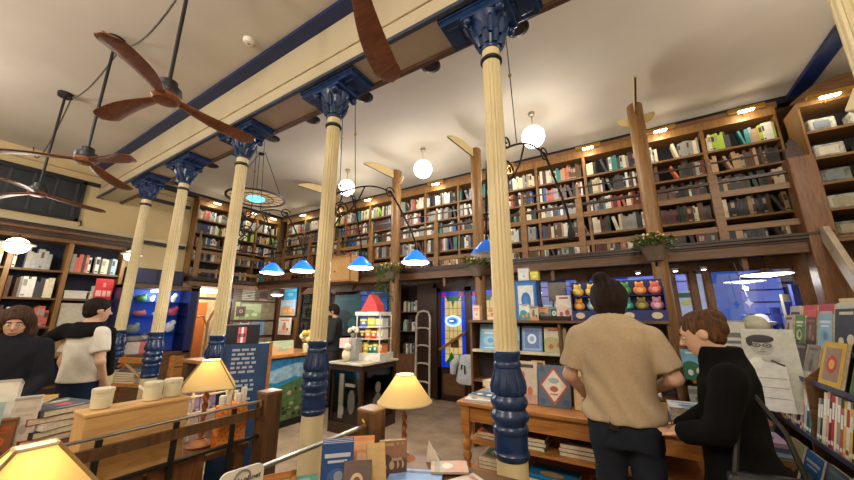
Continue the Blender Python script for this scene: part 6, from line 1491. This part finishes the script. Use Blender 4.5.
    for nm, fn, m, l_, h_ in clothes(ctx):
        c = sdf_obj(nm, fn, l_ if l_ is not None else lo, h_ if h_ is not None else hi, res, m, o)
    HM = mat('hair_%02x%02x%02x' % hair_c, hair_c, .55, c2=tuple(int(v * .6) for v in hair_c), scale=60, stretch=(1, 1, .2), bump=.3); HM.node_tree.nodes['Principled BSDF'].inputs['Specular IOR Level'].default_value = .15; HM.node_tree.nodes['Principled BSDF'].inputs['Roughness'].default_value = .75
    sdf_obj('hair', hair_fn(ctx), hc - .32, hc + .26, .008, HM, o)
    if face:
        for sx in (-1, 1):
            e = MB(); M = Matrix.Translation(Vector(hp((sx * .030, .083, .006)))) @ Matrix(np.array(Rh).tolist()).to_4x4()
            e.ball((0, 0, 0), (.012, .008, .008), plain((226, 220, 210), .2), 10, 6, M); e.ball((0, .005, 0), (.0055, .005, .0055), plain((40, 30, 26), .2), 8, 5, M); e.build('eye', o, smooth=True)
            b = MB(); b.tube([hp((sx * .014, .094, .028)), hp((sx * .03, .094, .033)), hp((sx * .046, .084, .028))], .0035, HM, n=5); b.build('eyebrow', o)
        l = MB(); l.tube([hp((-.024, .090, -.067)), hp((-.008, .097, -.065)), hp((.008, .097, -.065)), hp((.024, .090, -.067))], [.003, .006, .006, .003], plain((166, 96, 88), .5), n=6); l.build('lips', o, smooth=True)
    for i, (h_, k_, a_) in enumerate(legs):
        sh = lambda P, a_=a_: np.maximum(smin(sd_cap(P, (a_[0], a_[1] - .035, .045), (a_[0], a_[1] + .14, .04), .052, .044), sd_cap(P, (a_[0], a_[1], .03), (a_[0], a_[1], .12), .05, .048), .02), -P[..., 2] + .002)
        sdf_obj('shoe', sh, (a_[0] - .1, a_[1] - .14, -.01), (a_[0] + .1, a_[1] + .24, .2), .011, plain((46, 42, 42), .6), o)
    return o
TORSO = [(.86, 0, 0, .150, .105), (.95, 0, -.005, .165, .118), (1.05, 0, 0, .150, .105), (1.15, 0, .005, .145, .10), (1.28, 0, .0, .165, .112), (1.38, 0, -.01, .178, .108), (1.44, 0, -.015, .165, .092), (1.49, 0, -.012, .10, .07), (1.53, 0, .0, .055, .055)]
def wr(P, f=26.0): return .0035 * np.sin(P[..., 2] * f + P[..., 0] * 17) * np.sin(P[..., 0] * f * .8 + P[..., 1] * 13 + P[..., 2] * 9)
def cloth(n, c, **k):
    m = mat(n, c, .95, scale=70, amount=.05, bump=.04, **k); m.node_tree.nodes['Principled BSDF'].inputs['Specular IOR Level'].default_value = .15; return m
def hair_cap(ctx, back_len=.0, extra=(), grow=.012):
    hc, Rh = ctx['hc'], ctx['Rh']
    def fn(P):
        q = (P - hc) @ Rh
        d = sd_ell(q, (0, -.018, .034), (.078 + grow, .098 + grow, .090 + grow))
        d = smin(d, sd_ell(q, (0, -.055, -.03 - back_len * .5), (.066 + grow * .5, .045 + grow, .06 + back_len * .5)), .03)
        d = np.maximum(d, -sd_ell(q, (0, .10, -.035), (.13, .078, .090)))
        d = np.maximum(d, -(q[..., 2] + .085 + back_len))
        d = np.maximum(d, -np.maximum(np.maximum(np.abs(q[..., 1] - .005) - .016, np.abs(q[..., 2] + .014) - .026), .070 - np.abs(q[..., 0])))
        for e in extra: d = smin(d, (sd_ell(q, e[0], e[1]) if len(e[0]) == 3 and len(e) == 2 else sd_cap(q, *e)), .015)
        return d + .0022 * np.sin(q[..., 0] * 190 + q[..., 2] * 40) * (1)
    return fn
def base_joints(**k):
    J = dict(torso=TORSO, neck=(0, -.005, 1.46), hpl=(-.085, 0, .90), knl=(-.095, .02, .49), anl=(-.10, -.02, .08), hpr=(.085, 0, .90), knr=(.095, .02, .49), anr=(.10, -.02, .08),
             shl=(-.185, -.01, 1.41), shr=(.185, -.01, 1.41), ell=(-.24, -.02, 1.13), elr=(.24, -.02, 1.13), wrl=(-.24, .06, .88), wrr=(.24, .06, .88)); J.update(k); return J

# man in the tan T-shirt, seen from behind, reading at the table
TAN = cloth('tan_jersey', (180, 160, 132)); JEAN = cloth('dark_denim', (36, 41, 51)); 
def man_clothes(c):
    def shirt(P):
        d = c['torso_d'](P, .024); low = sd_loft(P, [(.93, 0, 0, .185, .138), (1.05, 0, 0, .185, .135), (1.2, 0, 0, .182, .130), (1.36, 0, -.01, .19, .125)]); d = smin(d, low, .03)
        d = smin(d, c['sleeve_d'](P, .016, .80, .014), .02)
        fold = .009 * np.sin((P[..., 0] * .8 + P[..., 2]) * 34 + 4 * np.sin(P[..., 0] * 9)) * np.clip((1.25 - P[..., 2]) * 4, 0, 1)
        d = d + fold + wr(P)
        d = np.maximum(d, .925 - P[..., 2]); d = np.maximum(d, P[..., 2] - 1.505 - .25 * np.clip(-P[..., 1], -.02, .1))
        return d
    def jeans(P):
        hip = sd_loft(P, [(.80, 0, 0, .165, .118), (.90, 0, -.005, .172, .128), (1.0, 0, 0, .165, .118)]); d = smin(hip, c['leg_d'](P, .016), .04) + wr(P, 34); return np.maximum(np.maximum(d, P[..., 2] - 1.0), .09 - P[..., 2])
    return [('t_shirt', shirt, TAN, None, None), ('jeans', jeans, JEAN, None, None)]
J = base_joints(ell=(-.262, -.03, 1.15), wrl=(-.20, .16, 1.00), elr=(.275, -.01, 1.17), wrr=(.14, .22, 1.05), shl=(-.192, -.01, 1.385), shr=(.192, -.01, 1.385), palm=(0, 0, -1),
                torso=[(r[0], r[1], r[2], r[3] * 1.06, r[4] * 1.05) for r in TORSO])
mo = person('person in tan T-shirt and dark jeans, bun hair, back turned, at the book table', (-.125, 2.52, 0), 0.0, J, 1.065, ((0, .06, 1.588), 0, R(-22)),
       lambda c: hair_cap(c, .0, [((-.03, -.10, .125), (.052, .046, .044)), ((.0, -.050, -.06), (.086, .056, .062))], .032), man_clothes, hair_c=(44, 32, 26), res=.0095)
MB().bb(-.062, -.02, -.146, -.138, .90, .945, BLACK).build('wallet', mo)
cover_book('pink and white magazine held open by the person in tan', (-.03, 2.80, 1.085), R(10), .24, .16, .012, (214, 170, 170), 'bands', ((226, 120, 110), (230, 226, 220), (150, 160, 190)), flat=True, name='magazine', cat='magazine')
low_stack('flat book in the blue pile at the right end of the book table', .28, 3.16, TZ + .001, 5, [(150, 90, 60), (60, 60, 70), (120, 150, 190), (160, 180, 206), (200, 206, 216)], .28, .24, th=.028)

# woman in the black coat
COAT = cloth('black_wool', (9, 9, 10))
def woman_clothes(c):
    def coat(P):
        d = c['torso_d'](P, .020); sk = sd_loft(P, [(.42, 0, -.06, .30, .30), (.65, 0, -.05, .25, .24), (.88, 0, -.03, .205, .185), (1.05, 0, .0, .185, .14), (1.2, 0, .0, .18, .128), (1.36, 0, -.01, .178, .115)]); d = smin(d, sk, .04)
        d = smin(d, c['arm_d'](P, .028, 1.96), .03)
        th = np.arctan2(P[..., 1], P[..., 0]); d = d + .012 * np.sin(th * 7) * np.clip((1.0 - P[..., 2]) * 2, 0, 1) + wr(P)
        col = np.abs(sd_loft(P, [(1.42, 0, -.01, .105, .095), (1.54, 0, -.005, .085, .085)])) - .014; d = smin(d, np.maximum(np.maximum(col, 1.42 - P[..., 2]), P[..., 2] - 1.55), .015)
        return np.maximum(d, .42 - P[..., 2])
    def trous(P): return np.maximum(np.maximum(c['leg_d'](P, .014) + wr(P), P[..., 2] - .9), .09 - P[..., 2])
    return [('coat', coat, COAT, (-.45, -.55, .4), (.45, .6, 1.6)), ('trousers', trous, plain((30, 30, 34), .8), (-.3, -.3, .05), (.3, .3, .95))]
J = base_joints(ell=(-.25, .06, 1.16), wrl=(-.14, .20, 1.10), elr=(.24, .08, 1.15), wrr=(.06, .22, 1.08), torso=[(r[0], r[1], r[2] - .01, r[3] * .93, r[4]) for r in TORSO], shl=(-.175, -.02, 1.40), shr=(.175, -.02, 1.40))
def bun(ctx): return hair_cap(ctx, .0, [((.01, -.112, .050), (.048, .042, .052)), ((-.02, -.105, .0), (.042, .034, .045)), ((.0, -.085, .085), (.036, .036, .03)), ((0, -.05, -.04), (.064, .045, .045))], .004)
wo = person('person in a long black coat with pinned-up brown hair, bending toward the books', (.365, 2.36, 0), R(82), J, .935, ((0, .065, 1.615), 0, R(-22)), bun, woman_clothes, hair_c=(96, 66, 46), res=.0095)
t = thing('shoulder_bag', 'black leather shoulder bag hanging at the side of the person in the black coat', 'bag', (.42, 2.125, .77), R(10))
LE = mat('black_leather', (20, 20, 22), .5)
MB().box((0, 0, .05), (.30, .08, .24), LE).build('bag_body', t, bevel=.03); MB().tube([(-.12, 0, .16), (-.07, .02, .36), (-.02, .10, .56), (.03, .12, .50), (.09, .02, .34), (.12, 0, .16)], .011, LE, n=6).build('strap', t, smooth=True); MB().box((0, -.042, .07), (.28, .012, .12), LE).build('flap', t, bevel=.01)

# man in white on the left
WT = cloth('white_cotton', (222, 216, 204))
def lman_clothes(c):
    def shirt(P):
        d = smin(c['torso_d'](P, .022), sd_loft(P, [(.94, 0, 0, .18, .14), (1.1, 0, 0, .178, .13), (1.3, 0, 0, .182, .126)]), .03); d = smin(d, c['sleeve_d'](P, .018, .68, .014), .02) + wr(P); return np.maximum(np.maximum(d, .95 - P[..., 2]), P[..., 2] - 1.50)
    def jeans(P):
        hip = sd_loft(P, [(.80, 0, 0, .17, .125), (1.0, 0, 0, .165, .12)]); return np.maximum(np.maximum(smin(hip, c['leg_d'](P, .02), .04) + wr(P, 30), P[..., 2] - .98), .07 - P[..., 2])
    def drape(P):
        d = np.maximum(c['torso_d'](P, .045), 1.40 - P[..., 2] + .25 * np.clip(P[..., 1], -.2, .2)); d = smin(d, sd_cap(P, (-.15, -.10, 1.44), (-.36, -.20, 1.30), .07, .05), .05); d = smin(d, sd_cap(P, (-.12, .12, 1.40), (-.14, .14, 1.0), .05, .05), .04); d = smin(d, sd_cap(P, (.13, .10, 1.42), (.15, .15, 1.02), .05, .045), .03)
        return np.maximum(d, P[..., 2] - 1.52) + wr(P)
    return [('t_shirt', shirt, WT, None, None), ('jeans', jeans, cloth('navy_denim', (30, 40, 62)), None, None), ('draped_sweater', drape, cloth('black_knit', (20, 20, 23)), (-.5, -.4, .9), (.4, .4, 1.6))]
J = base_joints(elr=(.25, -.01, 1.14), wrr=(.20, .10, .92))
person('person in white T-shirt, black sweater over the shoulders, facing the blue case', (-4.87, 1.20, 0), R(18), J, 1.02, ((.01, .03, 1.635), R(-16), R(-6)), lambda c: hair_cap(c, 0, (), .010), lman_clothes, hair_c=(44, 34, 30), res=.012)
# woman at the left edge
def lwoman_clothes(c):
    def jacket(P):
        d = smin(c['torso_d'](P, .035), sd_loft(P, [(.86, 0, 0, .20, .16), (1.1, 0, 0, .19, .15), (1.36, 0, 0, .19, .13)]), .03); d = smin(d, c['arm_d'](P, .026, 1.95), .03) + wr(P); sc = sd_ell(P, (0, -.02, 1.47), (.10, .09, .045)); d = smin(d, sc, .03); return np.maximum(d, .86 - P[..., 2])
    def trous(P): return np.maximum(np.maximum(smin(c['leg_d'](P, .016), sd_loft(P, [(.8, 0, 0, .165, .12), (.95, 0, 0, .16, .115)]), .03), P[..., 2] - .92), .07 - P[..., 2])
    return [('jacket', jacket, cloth('dark_parka', (34, 34, 42)), None, None), ('trousers', trous, plain((40, 44, 40), .8), None, None)]
def long_hair(ctx):
    f0 = hair_cap(ctx, .03, [((-.085, -.02, -.03), (-.10, .01, -.18), .034, .045), ((.085, -.02, -.03), (.10, .01, -.18), .034, .045), ((-.08, -.05, .03), (-.11, -.02, -.12), .04, .05), ((.08, -.05, .03), (.11, -.02, -.12), .04, .05), ((0, -.07, 0), (0, -.08, -.18), .06, .07)], .02)
    hc, Rh = ctx['hc'], ctx['Rh']
    def fn(P):
        q = (P - hc) @ Rh
        d = sd_ell(q, (0, -.02, .035), (.098, .115, .105)); 
        for sx in (-1, 1): d = smin(d, sd_cap(q, (sx * .085, -.01, .02), (sx * .105, .02, -.20), .035, .05), .03)
        d = smin(d, sd_cap(q, (0, -.07, 0), (0, -.07, -.2), .07, .08), .03)
        d = np.maximum(d, -sd_ell(q, (0, .11, -.04), (.070, .10, .10)))
        return d + .006 * np.sin(q[..., 2] * 60 + q[..., 0] * 30) * np.clip(-q[..., 2] * 8, 0, 1)
    return fn
J = base_joints(ell=(-.24, .03, 1.14), wrl=(-.18, .22, 1.02), elr=(.24, .0, 1.12), wrr=(.20, .14, .90))
person('person with long brown hair and dark jacket, looking down at the left edge', (-4.45, .64, 0), R(-112), J, .96, ((0, .04, 1.625), R(8), R(-20)), long_hair, lwoman_clothes, hair_c=(82, 60, 46), res=.012, skin=mat('skin_pale', (214, 168, 142), .55, amount=.05, scale=12))
# clerk behind the cabinet
def clerk_clothes(c):
    def sw(P):
        d = smin(c['torso_d'](P, .03), sd_loft(P, [(.92, 0, 0, .185, .14), (1.3, 0, 0, .185, .13)]), .03); d = smin(d, c['arm_d'](P, .026, 1.2), .03) + wr(P); return np.maximum(np.maximum(d, .92 - P[..., 2]), P[..., 2] - 1.52)
    def cuff(P): return np.maximum(c['arm_d'](P, .024, 1.92) + wr(P), -(c['arm_d'](P, .022, 1.15)))
    def trous(P): return np.maximum(np.maximum(smin(c['leg_d'](P, .018), sd_loft(P, [(.8, 0, 0, .165, .12), (.95, 0, 0, .16, .115)]), .03), P[..., 2] - .95), .07 - P[..., 2])
    def beard(P):
        q = (P - c['hc']) @ c['Rh']; d = smin(sd_ell(q, (0, .036, -.075), (.062, .064, .05)), sd_ell(q, (0, .058, -.10), (.034, .03, .03)), .02); d = np.maximum(d, -sd_ell(q, (0, .10, -.05), (.03, .03, .02))); return np.maximum(d, q[..., 2] + .03)
    return [('sweater', sw, cloth('charcoal_wool', (52, 52, 54)), None, None), ('sleeve', cuff, cloth('stone_cotton', (150, 136, 116)), None, None), ('trousers', trous, plain((46, 42, 42), .8), None, None), ('beard', beard, plain((60, 42, 32), .9), c['hc'] - .16, c['hc'] + .16)]
J = base_joints(ell=(-.25, .02, 1.14), wrl=(-.14, .24, 1.08), elr=(.25, .02, 1.14), wrr=(.14, .24, 1.06))
person('bearded person in a charcoal sweater standing behind the glazed cabinet', (-5.0, 4.72, 0), R(128), J, 1.045, ((0, .045, 1.63), 0, R(-14)), lambda c: hair_cap(c, 0, (), .014), clerk_clothes, hair_c=(50, 36, 28), res=.012)

# ---------------------------------------------------------------- the room's other lamps, supposed out of view, and added lamps in the street
def point_lamp(x, y, z, e, col=(1, .95, .87), r=.18):
    L = bpy.data.lights.new('point_lamp', 'POINT'); L.energy = e; L.color = col; L.shadow_soft_size = r
    o = bpy.data.objects.new('point_lamp', L); C.objects.link(o); o.location = (x, y, z)
for x, y, z, e in ((.6, -1.2, 3.8, 140), (-3.2, -1.4, 3.8, 130), (-6.4, -1.2, 3.8, 105), (2.0, 2.9, 3.6, 50)): point_lamp(x, y, z, e)
# globes give their own light
for x, y in ((-.95, 4.6), (-2.93, 4.66), (-4.75, 4.58)): point_lamp(x, y - .0, 3.98, 34, (1, .95, .86), .16)
w = bpy.data.worlds.new('night'); bpy.context.scene.world = w; w.use_nodes = True
w.node_tree.nodes['Background'].inputs[0].default_value = (.13, .16, .30, 1); w.node_tree.nodes['Background'].inputs[1].default_value = .6
for x, e in ((-5.5, 60), (0.8, 120)): point_lamp(x, 8.2, 3.2, e, (.78, .84, 1), .3)  # unseen lamps added in the street to brighten the facade opposite

# ---------------------------------------------------------------- camera
cd = bpy.data.cameras.new('camera'); cam = bpy.data.objects.new('camera', cd); C.objects.link(cam)
cd.sensor_fit = 'HORIZONTAL'; cd.sensor_width = 36.0; cd.lens = 36.0 * 328.2 / 854.0; cd.clip_start = .05
cam.location = (0, 0, 1.6); cam.rotation_euler = (R(90 + 13.2), 0, R(31.4))
sc = bpy.context.scene; sc.camera = cam
sc.view_settings.view_transform = 'Standard'; sc.view_settings.look = 'None'; sc.view_settings.exposure = 0.45; sc.view_settings.gamma = 1.0
sc.view_settings.use_curve_mapping = False
